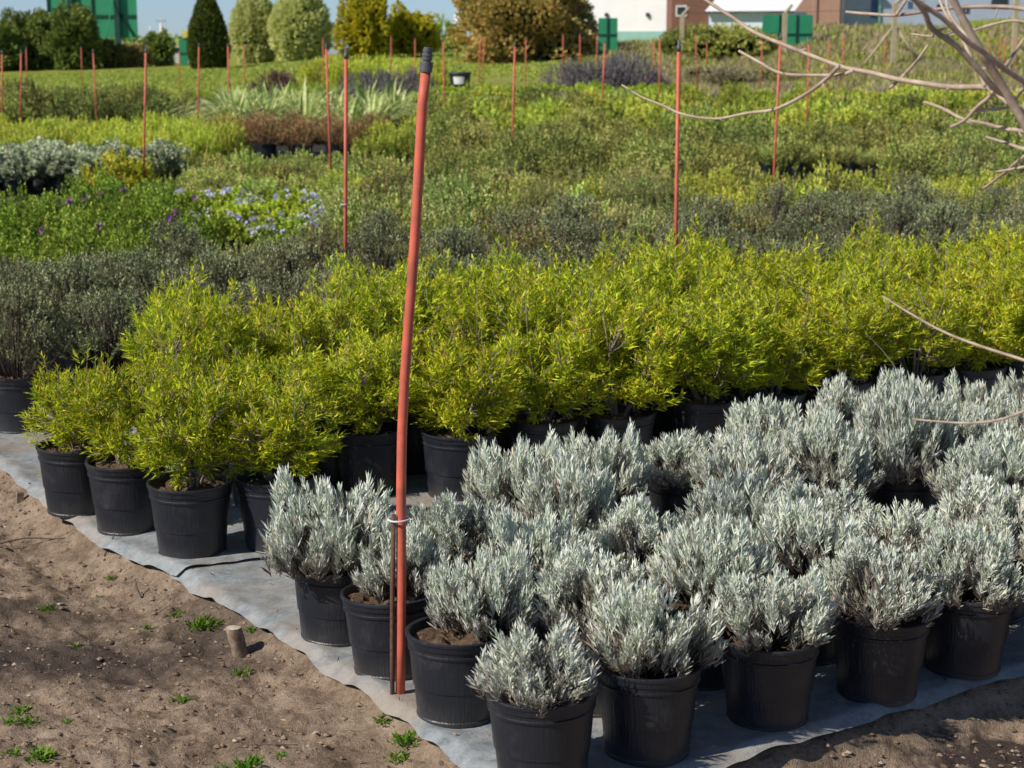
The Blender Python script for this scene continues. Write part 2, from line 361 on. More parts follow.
# ------------------------------------------------------------------ ground
def ground_mat():
    s = NT('ground_earth_and_grass'); p = s.pos(); sx = s.n('ShaderNodeSeparateXYZ'); s.l(p, sx.inputs[0])
    n1 = s.noise(1.1, 5, 0.6, p); n2 = s.noise(9, 6, 0.7, p); n3 = s.noise(75, 5, 0.75, p); n4 = s.noise(260, 2, 0.6, p)
    c = s.ramp(n2, [(0.28, (0.13, 0.088, 0.056)), (0.5, (0.28, 0.205, 0.140)), (0.72, (0.43, 0.325, 0.235))])
    c = s.mix(s.math('MULTIPLY', s.math('SUBTRACT', n3, 0.5, True), 2.8, True), c, (0.43, 0.33, 0.25))
    c = s.mix(s.math('MULTIPLY', s.math('SUBTRACT', 0.47, n3, True), 4.5, True), c, (0.12, 0.075, 0.05))
    # dark soil patches, the right-hand one damp
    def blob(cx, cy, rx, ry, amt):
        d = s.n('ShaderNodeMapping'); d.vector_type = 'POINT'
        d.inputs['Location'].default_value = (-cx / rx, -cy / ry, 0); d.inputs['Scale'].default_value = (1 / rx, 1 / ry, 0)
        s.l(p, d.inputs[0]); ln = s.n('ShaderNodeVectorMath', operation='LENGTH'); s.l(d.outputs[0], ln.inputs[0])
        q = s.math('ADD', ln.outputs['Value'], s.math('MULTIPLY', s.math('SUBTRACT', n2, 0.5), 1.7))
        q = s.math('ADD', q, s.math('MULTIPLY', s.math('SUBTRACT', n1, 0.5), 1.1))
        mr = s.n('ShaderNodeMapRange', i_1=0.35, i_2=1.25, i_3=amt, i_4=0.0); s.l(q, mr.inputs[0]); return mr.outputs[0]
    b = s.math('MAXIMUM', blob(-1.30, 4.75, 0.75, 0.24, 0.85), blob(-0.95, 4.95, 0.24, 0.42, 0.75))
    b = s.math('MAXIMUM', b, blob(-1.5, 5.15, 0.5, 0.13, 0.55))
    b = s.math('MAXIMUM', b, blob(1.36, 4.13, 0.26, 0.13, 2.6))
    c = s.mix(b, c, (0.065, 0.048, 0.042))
    # beds: dark ground cloth between the pots
    bed = s.n('ShaderNodeMapRange', i_1=9.0, i_2=10.5, i_3=0.0, i_4=1.0); s.l(sx.outputs[1], bed.inputs[0])
    c = s.mix(bed.outputs[0], c, (0.05, 0.048, 0.042))
    gr = s.ramp(s.noise(2.5, 6, 0.75, p), [(0.3, (0.14, 0.175, 0.022)), (0.5, (0.26, 0.28, 0.038)), (0.72, (0.40, 0.38, 0.08))])
    dry = s.ramp(s.noise(6, 5, 0.7, p), [(0.3, (0.20, 0.17, 0.07)), (0.7, (0.36, 0.29, 0.17))])
    big = s.noise(0.13, 5, 0.62, p)
    # right-hand bank is patchy and drier than the mown lawn
    side = s.n('ShaderNodeMapRange', i_1=-4.0, i_2=6.0, i_3=0.0, i_4=1.0); s.l(sx.outputs[0], side.inputs[0])
    dm = s.math('MULTIPLY', s.math('MULTIPLY', s.math('SUBTRACT', big, 0.42, True), 9.0, True), side.outputs[0])
    gr = s.mix(s.math('MULTIPLY', dm, 0.8), gr, dry)
    lawn = s.n('ShaderNodeMapRange', i_1=50, i_2=55, i_3=0.0, i_4=1.0)
    s.l(s.math('ADD', sx.outputs[1], s.math('MULTIPLY', big, 6.0)), lawn.inputs[0])
    c = s.mix(lawn.outputs[0], c, gr)
    h = s.math('ADD', s.math('MULTIPLY', n3, 0.6), s.math('ADD', s.math('MULTIPLY', n2, 0.8), s.math('MULTIPLY', n4, 0.25)))
    s.bsdf(c, 0.95, h, 0.75, 0.022, spec=0.12); return s.m

xs = axis(-2.5, 1.9, 0.0125, -900, 900); ys = axis(3.3, 8.0, 0.0125, -40, 2500, 1.13)
X, Y = np.meshgrid(xs, ys)
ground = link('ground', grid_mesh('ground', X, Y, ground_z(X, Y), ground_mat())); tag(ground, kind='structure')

def mat_mat():
    s = NT('woven_ground_cloth'); p = s.pos()
    rot = s.n('ShaderNodeMapping'); rot.inputs['Rotation'].default_value = (0, 0, -math.atan2(U[1], U[0])); s.l(p, rot.inputs[0])
    n1 = s.noise(2.2, 5, 0.65, p); n2 = s.noise(17, 6, 0.72, p); n3 = s.noise(140, 3, 0.7, p)
    st = s.n('ShaderNodeMapping'); st.inputs['Scale'].default_value = (1, 6, 1); s.l(rot.outputs[0], st.inputs[0])
    streak = s.noise(9, 4, 0.6, st.outputs[0])
    wv = s.n('ShaderNodeTexWave', bands_direction='X'); wv.inputs['Scale'].default_value = 95; s.l(rot.outputs[0], wv.inputs[0])
    c = s.ramp(n2, [(0.3, (0.155, 0.17, 0.18)), (0.5, (0.30, 0.32, 0.325)), (0.75, (0.45, 0.455, 0.44))])
    c = s.mix(s.math('MULTIPLY', s.math('SUBTRACT', streak, 0.5, True), 2.0, True), c, (0.19, 0.22, 0.245))
    dirt = s.math('MULTIPLY', s.math('SUBTRACT', n1, 0.43, True), 5.0, True)
    dirt = s.math('MULTIPLY', dirt, s.math('ADD', n3, 0.25), True)
    c = s.mix(s.math('MULTIPLY', dirt, 0.9), c, (0.36, 0.275, 0.20))
    sp = s.math('MULTIPLY', s.math('SUBTRACT', n3, 0.60, True), 8.0, True)
    c = s.mix(s.math('MULTIPLY', sp, 0.6), c, (0.11, 0.08, 0.06))
    h = s.math('ADD', s.math('MULTIPLY', wv.outputs[0], 0.10), s.math('ADD', n2, s.math('MULTIPLY', n3, 0.15)))
    s.bsdf(c, 0.62, h, 0.5, 0.02, spec=0.35); return s.m
MMAT = mat_mat()
def cloth(b0, b1, a1, zoff, front):
    bs = np.concatenate([np.arange(b0, min(b1, 5.2), 0.015), np.arange(5.2, b1 + .001, 0.12)]) if b1 > 5.2 else np.arange(b0, b1 + .001, 0.015)
    aa = np.concatenate([np.arange(0, 2.4, 0.016), np.arange(2.4, a1, 0.12)])
    A_, B_ = np.meshgrid(aa, bs)
    ea = edge_a(B_); A2 = A_ + ea * (1 - sstep(A_, 0, 0.5))
    B2 = B_ + (edge_b(A_) * (1 - sstep(B_ - b0, 0, 0.4)) if front else 0.03 * fbm(A_, A_ * 0 + 1.3, 1.2, 3) * (1 - sstep(B_ - b0, 0, .3)))
    Xc = C0[0] + A2 * U[0] + B2 * Vv[0]; Yc = C0[1] + A2 * U[1] + B2 * Vv[1]
    dl = np.minimum(A2 - ea, (B2 - edge_b(A2)) if front else 9)
    wr = 0.008 + zoff + 0.010 * (fbm(Xc, Yc, 5, 4) + .5) + 0.005 * np.abs(fbm(Xc + B2 * 2, Yc - A2, 9, 2))
    wr = wr + 0.026 * np.exp(-(dl / 0.06) ** 2) * (fbm(Xc, Yc, 8, 2) + .22) - 0.024 * np.exp(-(dl / 0.022) ** 2)
    if not front: wr = wr + 0.010 * np.exp(-((B2 - b0) / 0.02) ** 2) * (fbm(Xc, Yc, 14, 2) + .4)
    return grid_mesh('weed_mat', Xc, Yc, wr, MMAT)
m1 = link('weed_mat', cloth(0, 2.16, 9, 0.0, True)); tag(m1, kind='structure')
m2 = link('weed_mat', cloth(2.12, 8.2, 11, 0.008, False)); tag(m2, kind='structure')

# ------------------------------------------------------------------ pots
def pot_mesh(rt, h, jit=.006):
    rb = rt * 0.835
    def r(z): return rb + (rt - rb) * (z / h)
    P = [(rb * .95, 0.0), (rb - .001, 0.003), (rb, .012), (rb - .0025, .015)]
    for f_ in (0.15, 0.30, 0.395): P.append((r(h * f_) - .0025, h * f_))
    P += [(r(h * .40) + .0005, h * .402), (r(h * .6) + .0005, h * .6), (r(h * .80) + .0005, h * .80),
          (r(h * .81) + .0045, h * .812), (r(h * .83) + .005, h * .835), (r(h * .84) + .001, h * .845), (r(h * .88) + .001, h * .885),
          (r(h * .89) + .0045, h * .895), (rt + .0045, h * .96), (rt + .0075, h * .965), (rt + .0078, h * .992), (rt + .005, h),
          (rt - .001, h), (rt - .004, h * .985), (rt - .010, h * .80), (rt - .014, h * .6)]
    return lathe('pot', P, M['pot'], 56, jitter=jit, sharp=14)
def soil_mesh(rt, h, seed):
    rg = np.random.default_rng(seed); seg = 30; rings = 9; V = []; Q = []
    for i in range(rings):
        rr = (rt - 0.006) * (i + .02) / (rings - 1)
        for k in range(seg):
            t = 2 * math.pi * k / seg
            x, y = rr * math.cos(t), rr * math.sin(t)
            V.append((x, y, h * .87 + 0.012 * (1 - i / rings) + 0.035 * float(fbm(np.array([x + seed]), np.array([y]), 22, 3)[0])))
    for i in range(rings - 1):
        for k in range(seg):
            k2 = (k + 1) % seg; Q.append((i * seg + k, (i + 1) * seg + k, (i + 1) * seg + k2, i * seg + k2))
    return mesh_np('soil', V, Q, None, M['soil'])
POT_L = pot_mesh(0.127, 0.232); POT_S = pot_mesh(0.138, 0.258)
POTS = {POT_L: [POT_L, pot_mesh(.127, .232, .016), pot_mesh(.128, .230, .024)], POT_S: [POT_S, pot_mesh(.138, .258, .016), pot_mesh(.137, .260, .024)]}; POT_M = pot_mesh(0.10, 0.17)
SOIL_L = [soil_mesh(0.127, 0.232, k) for k in range(3)]; SOIL_S = [soil_mesh(0.138, 0.258, k + 5) for k in range(2)]

# ------------------------------------------------------------------ plants
def shoots_leaves(base, tip, per, seglen, L, W, spread, up, jitter=0.3, lv=0.25):
    """leaves in pairs along the last seglen of each shoot. returns P, D, L, W, s"""
    n = len(tip); ax = norm(tip - base); ax = norm(ax * (1 - up) + np.array([0, 0, 1.0]) * up + RNG.normal(size=(n, 3)) * 0.10)
    s = (np.tile(np.linspace(0, 1, per), (n, 1)) + RNG.uniform(-.5, .5, (n, per)) / per).clip(0, 1)
    P = tip[:, None] - ax[:, None] * (seglen * (1 - s))[..., None]
    rd = RNG.normal(size=(n, per, 3)); rd -= ax[:, None] * np.sum(rd * ax[:, None], -1, keepdims=True); rd = norm(rd)
    sp = spread * (1.0 - 0.62 * s)[..., None]
    D = ax[:, None] + rd * sp + RNG.normal(size=rd.shape) * jitter * .25
    Ls = L * (1 - .25 * s) * RNG.uniform(1 - lv, 1 + lv, s.shape)
    return P.reshape(-1, 3), D.reshape(-1, 3), Ls.ravel(), (W * RNG.uniform(.8, 1.2, s.shape)).ravel(), s.ravel()

def dome_tips(n, rx, rz, zc, lump, lo=-0.25, inner=0.55, seed=0, lumpf=2.2):
    """points in the outer part of a lumpy dome; rx, rz radii, zc height of its centre"""
    d = norm(RNG.normal(size=(n * 3, 3))); d = d[d[:, 2] > lo][:n]
    k = np.array([noise.noise(Vector((*(q * lumpf),)) + Vector((seed * 7.7, 3.1, 1.7))) for q in d])
    r = (inner + (1 - inner) * RNG.random(len(d)) ** .45) * (1 + lump * k)
    t = d * r[:, None] * np.array([rx, rx, rz]); t[:, 2] += zc
    return t

def clump_tips(n, rx, rz, zc, K, rc, lo=-.3, seed=0, fill=.25):
    """shoot tips gathered in K rounded sprays standing on a dome; returns tips and how deep (0..1) each sits inside"""
    c = norm(RNG.normal(size=(K * 4, 3))); c = c[c[:, 2] > lo]
    keep = []
    for q in c:
        if all(np.dot(q, k) < math.cos(1.35 / math.sqrt(K) * 1.5) for k in keep): keep.append(q)
        if len(keep) >= K: break
    c = np.array(keep); sz = RNG.uniform(.72, 1.2, len(c)); rad = RNG.uniform(.66, 1.0, len(c))
    C = c * rad[:, None] * np.array([rx, rx, rz]) * (1 - rc * .5)
    k = RNG.integers(0, len(c), n); d = norm(RNG.normal(size=(n, 3)) + c[k] * .9 + np.array([0, 0, .35]))
    rr = RNG.random(n) ** .4
    t = C[k] + d * (rr * sz[k])[:, None] * rc * rx
    deep = 1 - rr * np.clip((np.sum(d * c[k], 1) + .6) / 1.2, 0, 1)
    m = int(n * fill); t[:m] *= RNG.uniform(.35, .85, (m, 1)); deep[:m] = 1
    t[:, 2] += zc; return t, deep

def make_lavender(i, rx, h, n):
    t, deep = clump_tips(int(n * 1.35), rx, h * .60, h * .36, 17, .40, -.40, i, .2)
    t[:, 2] = np.maximum(t[:, 2], 0.055)
    base = np.stack([t[:, 0] * .22, t[:, 1] * .22, np.zeros(len(t))], 1)
    up = 0.5
    P, D, L, W, s = shoots_leaves(base, t, 18, 0.050, 0.035, 0.0042, 0.66, up)
    hh = P[:, 2] / h; tone = np.clip(np.maximum(1.15 - hh * 3.0, np.repeat(deep, 18) * 1.5 - .85) + RNG.normal(size=len(P)) * .22, 0, 1) * .95  # low leaves brown with age; deep ones darkened, painting the clump's inner shade
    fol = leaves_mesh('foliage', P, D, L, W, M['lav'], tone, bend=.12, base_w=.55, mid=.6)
    paths = []
    for k in range(0, len(t), 2):
        if t[k][2] > h * .8: continue
        a, b = Vector(base[k]), Vector(t[k]); m = (a + b) / 2 + Vector(RNG.normal(size=3) * .008); m.z -= .01
        paths.append(([a, m, b], [.0028, .002, .001]))
    return fol, tubes('stems', paths, M['lavstem'], 4)
LAV = [make_lavender(i, rx, h, n) for i, (rx, h, n) in enumerate([(.172, .215, 300), (.16, .20, 270), (.18, .235, 330), (.165, .245, 300)])]
LAV.append(make_lavender(6, .14, .18, 210))

def make_shrub(i, rx, h, n):
    # several leaders from the base, bare low down, carrying rounded sprays of narrow leaves
    t, deep = clump_tips(n, rx, h * .46, h * .54, 20, .36, -.8, i, .16)
    ld = RNG.integers(0, n, n // 9); t[ld, 2] += RNG.uniform(.03, .13, len(ld)) * (t[ld, 2] > h * .55)
    t[:, 2] = np.maximum(t[:, 2], .05)
    forks = []; paths = []
    for k in range(6):
        an = 2 * math.pi * (k + RNG.uniform(-.3, .3)) / 6; b = Vector((.02 * math.cos(an), .02 * math.sin(an), 0))
        e = Vector((rx * .5 * math.cos(an), rx * .5 * math.sin(an), h * RNG.uniform(.45, .7))); m = b.lerp(e, .5) + Vector((RNG.normal() * .01, RNG.normal() * .01, .02))
        paths.append(smooth_path([b, m, e], [.006, .0045, .0028], 5)); forks += [b.lerp(m, .7), m, m.lerp(e, .5), e]
    F = np.array([tuple(f) for f in forks]); base = np.zeros_like(t)
    for q in range(len(t)):
        dd = np.linalg.norm(F - t[q], axis=1) + np.where(F[:, 2] > t[q][2], .2, 0); base[q] = F[np.argmin(dd)]
        if q % 2 == 0:
            a, b = Vector(base[q]), Vector(t[q]); paths.append(([a, a.lerp(b, .5) + Vector((0, 0, -.008)), b], [.0022, .0016, .0009]))
    P, D, L, W, s = shoots_leaves(base, t, 13, 0.058, 0.042, 0.0060, 1.3, .35, .6)
    tone = np.where(RNG.random(len(P)) < .010, .8, 0.0) + np.where((s > .8) & (P[:, 2] > h * .8) & (RNG.random(len(P)) < .16), .6, 0)
    return leaves_mesh('foliage', P, D, L, W, M['yel'], tone, bend=.22, base_w=.3, mid=.45), tubes('stems', paths, M['twig'], 5)
YEL = [make_shrub(i, rx, h, n) for i, (rx, h, n) in enumerate([(.205, .38, 380), (.235, .46, 480), (.24, .52, 520), (.25, .44, 500)])]

def bush(name, matn, rx, h, n, per, seg, L, W, spread=.8, up=.3, lump=.5, inner=.5, lo=-.35, seed=0, stem=None, tonef=1.0, bend=.2, zc=.4, K=13):
    t, deep = clump_tips(int(n * 1.25), rx, h * (1 - zc), h * zc, K, .42 if lump < .8 else .48, lo, seed, .2)
    t[:, 2] = np.maximum(t[:, 2], .02)
    base = np.stack([t[:, 0] * .25, t[:, 1] * .25, np.zeros(len(t))], 1)
    P, D, Ls, Ws, s = shoots_leaves(base, t, per, seg, L, W, spread, up)
    tone = np.clip(np.maximum(.75 - P[:, 2] / h * 2.0, np.repeat(deep, per) * 1.3 - .65) + RNG.normal(size=len(P)) * .15, 0, 1) * tonef  # low and deep leaves darkened: shade inside the clumps painted into leaf colour
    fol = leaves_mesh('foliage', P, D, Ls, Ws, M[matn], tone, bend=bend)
    st = None
    if stem:
        paths = [([Vector(base[k]), (Vector(base[k]) + Vector(t[k])) / 2 + Vector((0, 0, -.02)), Vector(t[k])], [.003, .002, .001]) for k in range(0, len(t), 4)]
        st = tubes('stems', paths, M[stem], 4)
    return fol, st
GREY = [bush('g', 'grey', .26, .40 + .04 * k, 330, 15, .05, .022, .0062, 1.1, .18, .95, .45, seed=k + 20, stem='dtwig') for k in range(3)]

def gather(meshes_offsets, name, mat):
    pass

# potted plant prototypes -> (root, children)
def potted(name, pot, soil, fol, stems, zs, pcap=0.87, ph=.215):
    root = empty(name)
    ks = [link('pot', pot, root), link('soil', soil, root)]
    f = link('foliage', fol, root); s_ = link('stems', stems, root)
    for o in (f, s_): o.location = (0, 0, ph * pcap + .005); o.scale = (1, 1, zs)
    KIDS[root.name] = ks + [f, s_]
    return root
USED = set()
def place(root, x, y, z, rz, sc, label, cat, group, fs=None):
    if root.name in USED: o = copy_tree(root)
    else: o = root; USED.add(root.name)
    o.location = (x, y, z); o.rotation_euler = (0, 0, rz); o.scale = (sc, sc, sc)
    if fs:                                   # foliage size of this individual
        for c in (KIDS[o.name] if o.name in KIDS else [c for c in COPIES.get(o.name, [])]): pass
    tag(o, label, cat, group); return o

def potted_new(name, pot, soil, fs, ph, loc, rz, frz, fsc, label, cat, group, off=(0, 0)):
    """one potted plant: pot, soil, foliage and stems share mesh data with their siblings"""
    if off != (0, 0): rz = 0.0
    root = empty(name, loc, rz); root.rotation_euler = (RNG.uniform(-1, 1) * .025, RNG.uniform(-1, 1) * .025, rz)
    link('pot', POTS[pot][int(RNG.integers(0, 3))], root); link('soil', soil, root)
    for nm, me in (('foliage', fs[0]), ('stems', fs[1])):
        o = link(nm, me, root); o.location = (RNG.uniform(-.012, .012) + off[0], RNG.uniform(-.012, .012) + off[1], ph * .87 + .004); o.rotation_euler = (0, 0, frz); o.scale = fsc
    return tag(root, label, cat, group)

def on_mat(x, y): return 0.012
ordn = ['first', 'second', 'third', 'fourth', 'fifth', 'sixth', 'seventh', 'eighth', 'ninth', 'tenth', 'eleventh', 'twelfth', 'thirteenth', 'fourteenth', 'fifteenth', 'sixteenth', 'seventeenth', 'eighteenth', 'nineteenth', 'twentieth']
# front row and left column of lavenders stand where their pots are seen (px of rim centre)
front = [(543, 690), (648, 665), (770, 636), (880, 613), (966, 590)]
left = [(457, 632), (392, 592), (335, 563)]
spec = {  # variant, width scale, height scale, label
 (0, 0): (4, 1.08, 0.98, 'small silver lavender in the nearest black pot, on the corner of the mat'),
 (1, 0): (1, .98, 1.12, 'silver lavender right of the corner pot, with bare crumbly soil around its woody base'),
 (2, 0): (0, .98, .98, 'wide silver lavender in the shaded black pot third along the front edge'),
 (3, 0): (3, .95, .92, 'silver lavender in the shaded black pot fourth along the front edge'),
 (4, 0): (2, .90, .90, 'silver lavender in the shaded black pot fifth along the front edge'),
 (0, 1): (0, .85, 1.12, 'silver lavender in a black pot just right of the tall red stake'),
 (0, 2): (1, .80, .95, 'silver lavender in the black pot directly behind the tall red stake'),
 (0, 3): (0, 1.2, 1.4, 'leftmost silver lavender, spreading over its black pot beside the bare mat'),
}
cells = {}
for i, q in enumerate(front): cells[(i, 0)] = at_z(*q, .235)[:2]
for j, q in enumerate(left): cells[(0, j + 1)] = at_z(*q, .235)[:2]
step = .352
for j in range(0, 6):
    for i in range(0, 13):
        if (i, j) in cells: continue
        if j == 5: continue
        if (i, j) in ((3, 3), (5, 2)): continue
        if j == 4 and (i < 2 or i > 9): continue
        a = .13 + i * step; b = .14 + j * step
        x, y = AB(a, b)
        if i == 0: continue
        cells[(i, j)] = (x + RNG.uniform(-.022, .022), y + RNG.uniform(-.022, .022))
for (i, j), (x, y) in sorted(cells.items(), key=lambda t: (t[0][1], t[0][0])):
    if abs(x) > .315 * y + .25: continue
    if (i, j) in spec: v, sx_, sz_, lab = spec[(i, j)]
    else:
        v = int(RNG.integers(0, 4)); sx_ = RNG.uniform(.84, 1.08); sz_ = RNG.uniform(.84, 1.22)
        lab = f'silver lavender in black pot, {ordn[i]} from the left in the {ordn[j]} row from the front'
        if j >= 3: sz_ *= 1.10
        if j == 4 and i < 7: sx_ *= 1.05
        if (i, j) == (6, 3): sz_ = 1.6
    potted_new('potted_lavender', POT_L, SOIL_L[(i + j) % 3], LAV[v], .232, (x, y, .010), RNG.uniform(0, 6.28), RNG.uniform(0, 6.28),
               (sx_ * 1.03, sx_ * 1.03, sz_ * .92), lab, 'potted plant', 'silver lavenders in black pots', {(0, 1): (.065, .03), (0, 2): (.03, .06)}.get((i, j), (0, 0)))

# yellow-green shrubs
for j, b in enumerate([2.36, 2.76, 3.14, 3.52]):
    for i in range(0, 17):
        a = .0 + i * .385 + (.0 if j % 2 == 0 else .06); b_ = b + (.12 if i >= 2 else 0)
        if i == 0: a = [0.03, -.02, -.10, -.05][j] + .03
        x, y = AB(a, b_)
        if i == 0 and j == 0: x, y = at_z(190, 484, .258)[:2]
        elif i == 0 and j == 1: x, y = at_z(127, 466, .245)[:2]
        elif i == 0 and j == 2: x, y = at_z(76, 450, .245)[:2]
        elif i == 1 and j == 0: x, y = at_z(278, 480, .255)[:2]
        else: x += RNG.uniform(-.03, .03); y += RNG.uniform(-.03, .03)
        if abs(x) > .315 * y + .3: continue
        if i == 0 and j == 3: continue
        if (i, j) in ((2, 0),): y += .22
        v = int(RNG.integers(0, 4)); sz_ = RNG.uniform(.84, 1.04) * (1 + .03 * j) * (.94 if i > 7 else 1); sx_ = RNG.uniform(1.08, 1.25)
        if i == 0: v = [0, 0, 0][j]; sz_ = [1.0, .95, .80][j]; sx_ = [.98, .92, .9][j]
        if i in (1, 2) and j < 2: sz_ *= .88; sx_ *= .94
        if (i, j) == (1, 3) or (i, j) == (1, 2): v = 2; sz_ = 1.0; sx_ *= .9
        lab = f'yellow-green shrub in black pot, {ordn[i]} from left in the {ordn[j]} shrub row'
        if (i, j) == (0, 0): lab = 'yellow-green shrub with bare stems in the foremost black pot left of the lavenders'
        if (i, j) == (0, 1): lab = 'yellow-green shrub in the black pot just behind and left of the foremost shrub pot'
        if (i, j) == (0, 2): lab = 'leftmost low yellow-green shrub trailing shoots over its black pot'
        potted_new('potted_shrub', POT_S, SOIL_S[i % 2], YEL[v], .258, (x, y, .014), RNG.uniform(0, 6.28), RNG.uniform(0, 6.28),
                   (sx_, sx_, sz_), lab, 'potted plant', 'yellow-green shrubs in black pots')

# grey-green shrubs behind them
MIX = [bush('m', mn, .27, .38, 250, 13, .07, .024, .009, spread=1.0, up=.3, lump=1.0, seed=50 + q)[0] for q, mn in enumerate(('olive', 'ggreen', 'olive'))]
cnt = 0
for j in range(6):
    for i in range(0, 24):
        a = .02 + i * .43 + RNG.uniform(-.05, .05); b = 4.46 + j * .42 + RNG.uniform(-.04, .04)
        x, y = AB(a, b)
        if abs(x) > .315 * y + .3 or (j == 7 and i < 12) or (j >= 5 and -2.6 < x < -1.15 and y > 8.3): continue
        fs = GREY[int(RNG.integers(0, 3))]
        if j >= 3 and x > -1.6 and RNG.random() < .55: fs = (MIX[int(RNG.integers(0, len(MIX)))], fs[1])
        k = RNG.uniform(.85, 1.2); kz = RNG.uniform(.78, 1.12)
        if i == 0 and j == 0: lab = 'grey-green shrub in the black pot at the left end of its front row'
        else: lab = f'dusty green shrub in black pot, {ordn[min(j,19)]} row behind the yellow-green shrubs'
        potted_new('grey_shrub', POT_S, SOIL_S[i % 2], fs, .258, (x, y, .014), RNG.uniform(0, 6.28), RNG.uniform(0, 6.28),
                   (k, k, kz), lab, 'potted plant', f'grey-green shrubs in black pots, row {j + 1}')

# ---- prototypes of the beds farther back: foliage only is seen; each plant is one mesh
def mk(matn, rx, h, n, per, seg, L, W, nv=3, **kw):
    return [bush('b', matn, rx * (1 + .06 * k), h * (1 + .07 * k), n, per, seg, L, W, seed=RNG.integers(0, 90), **kw)[0] for k in range(nv)]
def flowers(me_list, fm, n, rx, h, size, zlo=.6):
    P = RNG.normal(size=(10, 3)) * size * .18; D = RNG.normal(size=(10, 3)) + np.array([0, -.3, .5])
    return (leaves_mesh('flower', P, D, size, size * .8, fm, bend=.3, base_w=.4), n, rx, h, size, zlo)
PLANTS = {
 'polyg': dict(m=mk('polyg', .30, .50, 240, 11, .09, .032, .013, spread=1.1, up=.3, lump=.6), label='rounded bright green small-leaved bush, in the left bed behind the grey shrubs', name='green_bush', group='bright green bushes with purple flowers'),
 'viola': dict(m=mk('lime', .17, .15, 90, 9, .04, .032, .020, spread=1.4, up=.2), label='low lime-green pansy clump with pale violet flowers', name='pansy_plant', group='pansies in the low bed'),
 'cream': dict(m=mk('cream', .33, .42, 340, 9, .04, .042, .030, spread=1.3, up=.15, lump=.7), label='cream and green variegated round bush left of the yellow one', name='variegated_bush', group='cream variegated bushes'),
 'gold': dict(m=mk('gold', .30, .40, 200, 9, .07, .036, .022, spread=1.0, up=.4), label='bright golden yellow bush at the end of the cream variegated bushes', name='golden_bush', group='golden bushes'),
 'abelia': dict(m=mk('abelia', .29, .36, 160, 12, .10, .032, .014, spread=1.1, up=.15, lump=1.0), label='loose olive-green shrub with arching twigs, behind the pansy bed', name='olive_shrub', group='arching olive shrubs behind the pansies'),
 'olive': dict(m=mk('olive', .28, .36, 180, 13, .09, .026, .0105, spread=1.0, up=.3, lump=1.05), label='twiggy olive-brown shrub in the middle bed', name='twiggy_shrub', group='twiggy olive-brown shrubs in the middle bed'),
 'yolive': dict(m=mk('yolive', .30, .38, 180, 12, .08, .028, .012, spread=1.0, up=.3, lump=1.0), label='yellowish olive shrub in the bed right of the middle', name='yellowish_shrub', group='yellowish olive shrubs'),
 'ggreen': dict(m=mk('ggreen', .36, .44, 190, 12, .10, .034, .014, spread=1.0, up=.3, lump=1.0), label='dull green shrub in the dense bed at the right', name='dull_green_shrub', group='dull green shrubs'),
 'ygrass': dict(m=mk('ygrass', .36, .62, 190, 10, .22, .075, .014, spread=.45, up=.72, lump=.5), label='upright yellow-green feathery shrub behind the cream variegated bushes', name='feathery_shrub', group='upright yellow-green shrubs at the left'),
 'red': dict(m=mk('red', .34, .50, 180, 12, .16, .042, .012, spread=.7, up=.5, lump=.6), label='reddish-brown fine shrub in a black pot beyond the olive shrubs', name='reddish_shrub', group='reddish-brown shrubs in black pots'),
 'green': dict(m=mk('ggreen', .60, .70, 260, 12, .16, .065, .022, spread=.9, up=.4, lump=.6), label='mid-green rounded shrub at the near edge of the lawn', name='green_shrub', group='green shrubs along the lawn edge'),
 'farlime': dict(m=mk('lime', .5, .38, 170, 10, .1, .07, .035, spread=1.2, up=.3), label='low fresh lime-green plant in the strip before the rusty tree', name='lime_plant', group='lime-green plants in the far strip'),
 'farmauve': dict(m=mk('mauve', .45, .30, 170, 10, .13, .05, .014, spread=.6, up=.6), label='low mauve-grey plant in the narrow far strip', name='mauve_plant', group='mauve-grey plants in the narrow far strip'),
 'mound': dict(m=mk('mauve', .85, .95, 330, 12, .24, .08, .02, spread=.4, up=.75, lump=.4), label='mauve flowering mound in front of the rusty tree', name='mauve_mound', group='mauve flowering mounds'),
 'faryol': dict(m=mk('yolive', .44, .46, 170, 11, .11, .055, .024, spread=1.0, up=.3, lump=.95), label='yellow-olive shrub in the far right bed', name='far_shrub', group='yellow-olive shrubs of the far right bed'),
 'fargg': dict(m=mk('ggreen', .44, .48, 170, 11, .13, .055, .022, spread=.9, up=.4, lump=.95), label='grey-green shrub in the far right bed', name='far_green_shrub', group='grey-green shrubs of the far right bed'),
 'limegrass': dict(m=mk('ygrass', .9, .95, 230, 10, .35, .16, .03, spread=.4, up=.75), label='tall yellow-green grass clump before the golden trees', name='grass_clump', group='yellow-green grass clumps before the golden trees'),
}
FLP = flowers(None, M['purple'], 2, .26, .54, .042); FLV = flowers(None, M['violet'], 9, .16, .16, .032)
N_PLACED = {}
def put(key, x, y, sc=1.0, kz=1.0, extra=None, label=None, group=None):
    sp = PLANTS[key]; me = sp['m'][int(RNG.integers(0, len(sp['m'])))]
    o = link(sp['name'], me); z = gz(x, y) if y > 40 else 0.0
    o.location = (x, y, z - .01); o.rotation_euler = (0, 0, RNG.uniform(0, 6.28)); o.scale = (sc, sc, sc * kz)
    tag(o, label or sp['label'], 'plant', group or sp['group'])
    if extra is not None:
        me_f, n, rx, h, size, zlo = extra
        for _ in range(n):
            an = RNG.uniform(0, 6.28); r = rx * math.sqrt(RNG.random()) * .9
            e = link('flower', me_f, o); e.location = (r * math.cos(an), r * math.sin(an), h * (zlo + (1 - zlo) * (1 - (r / rx) ** 2)) + size * .3); e.rotation_euler = (0, 0, an * 3)
    N_PLACED[key] = N_PLACED.get(key, 0) + 1
    return o
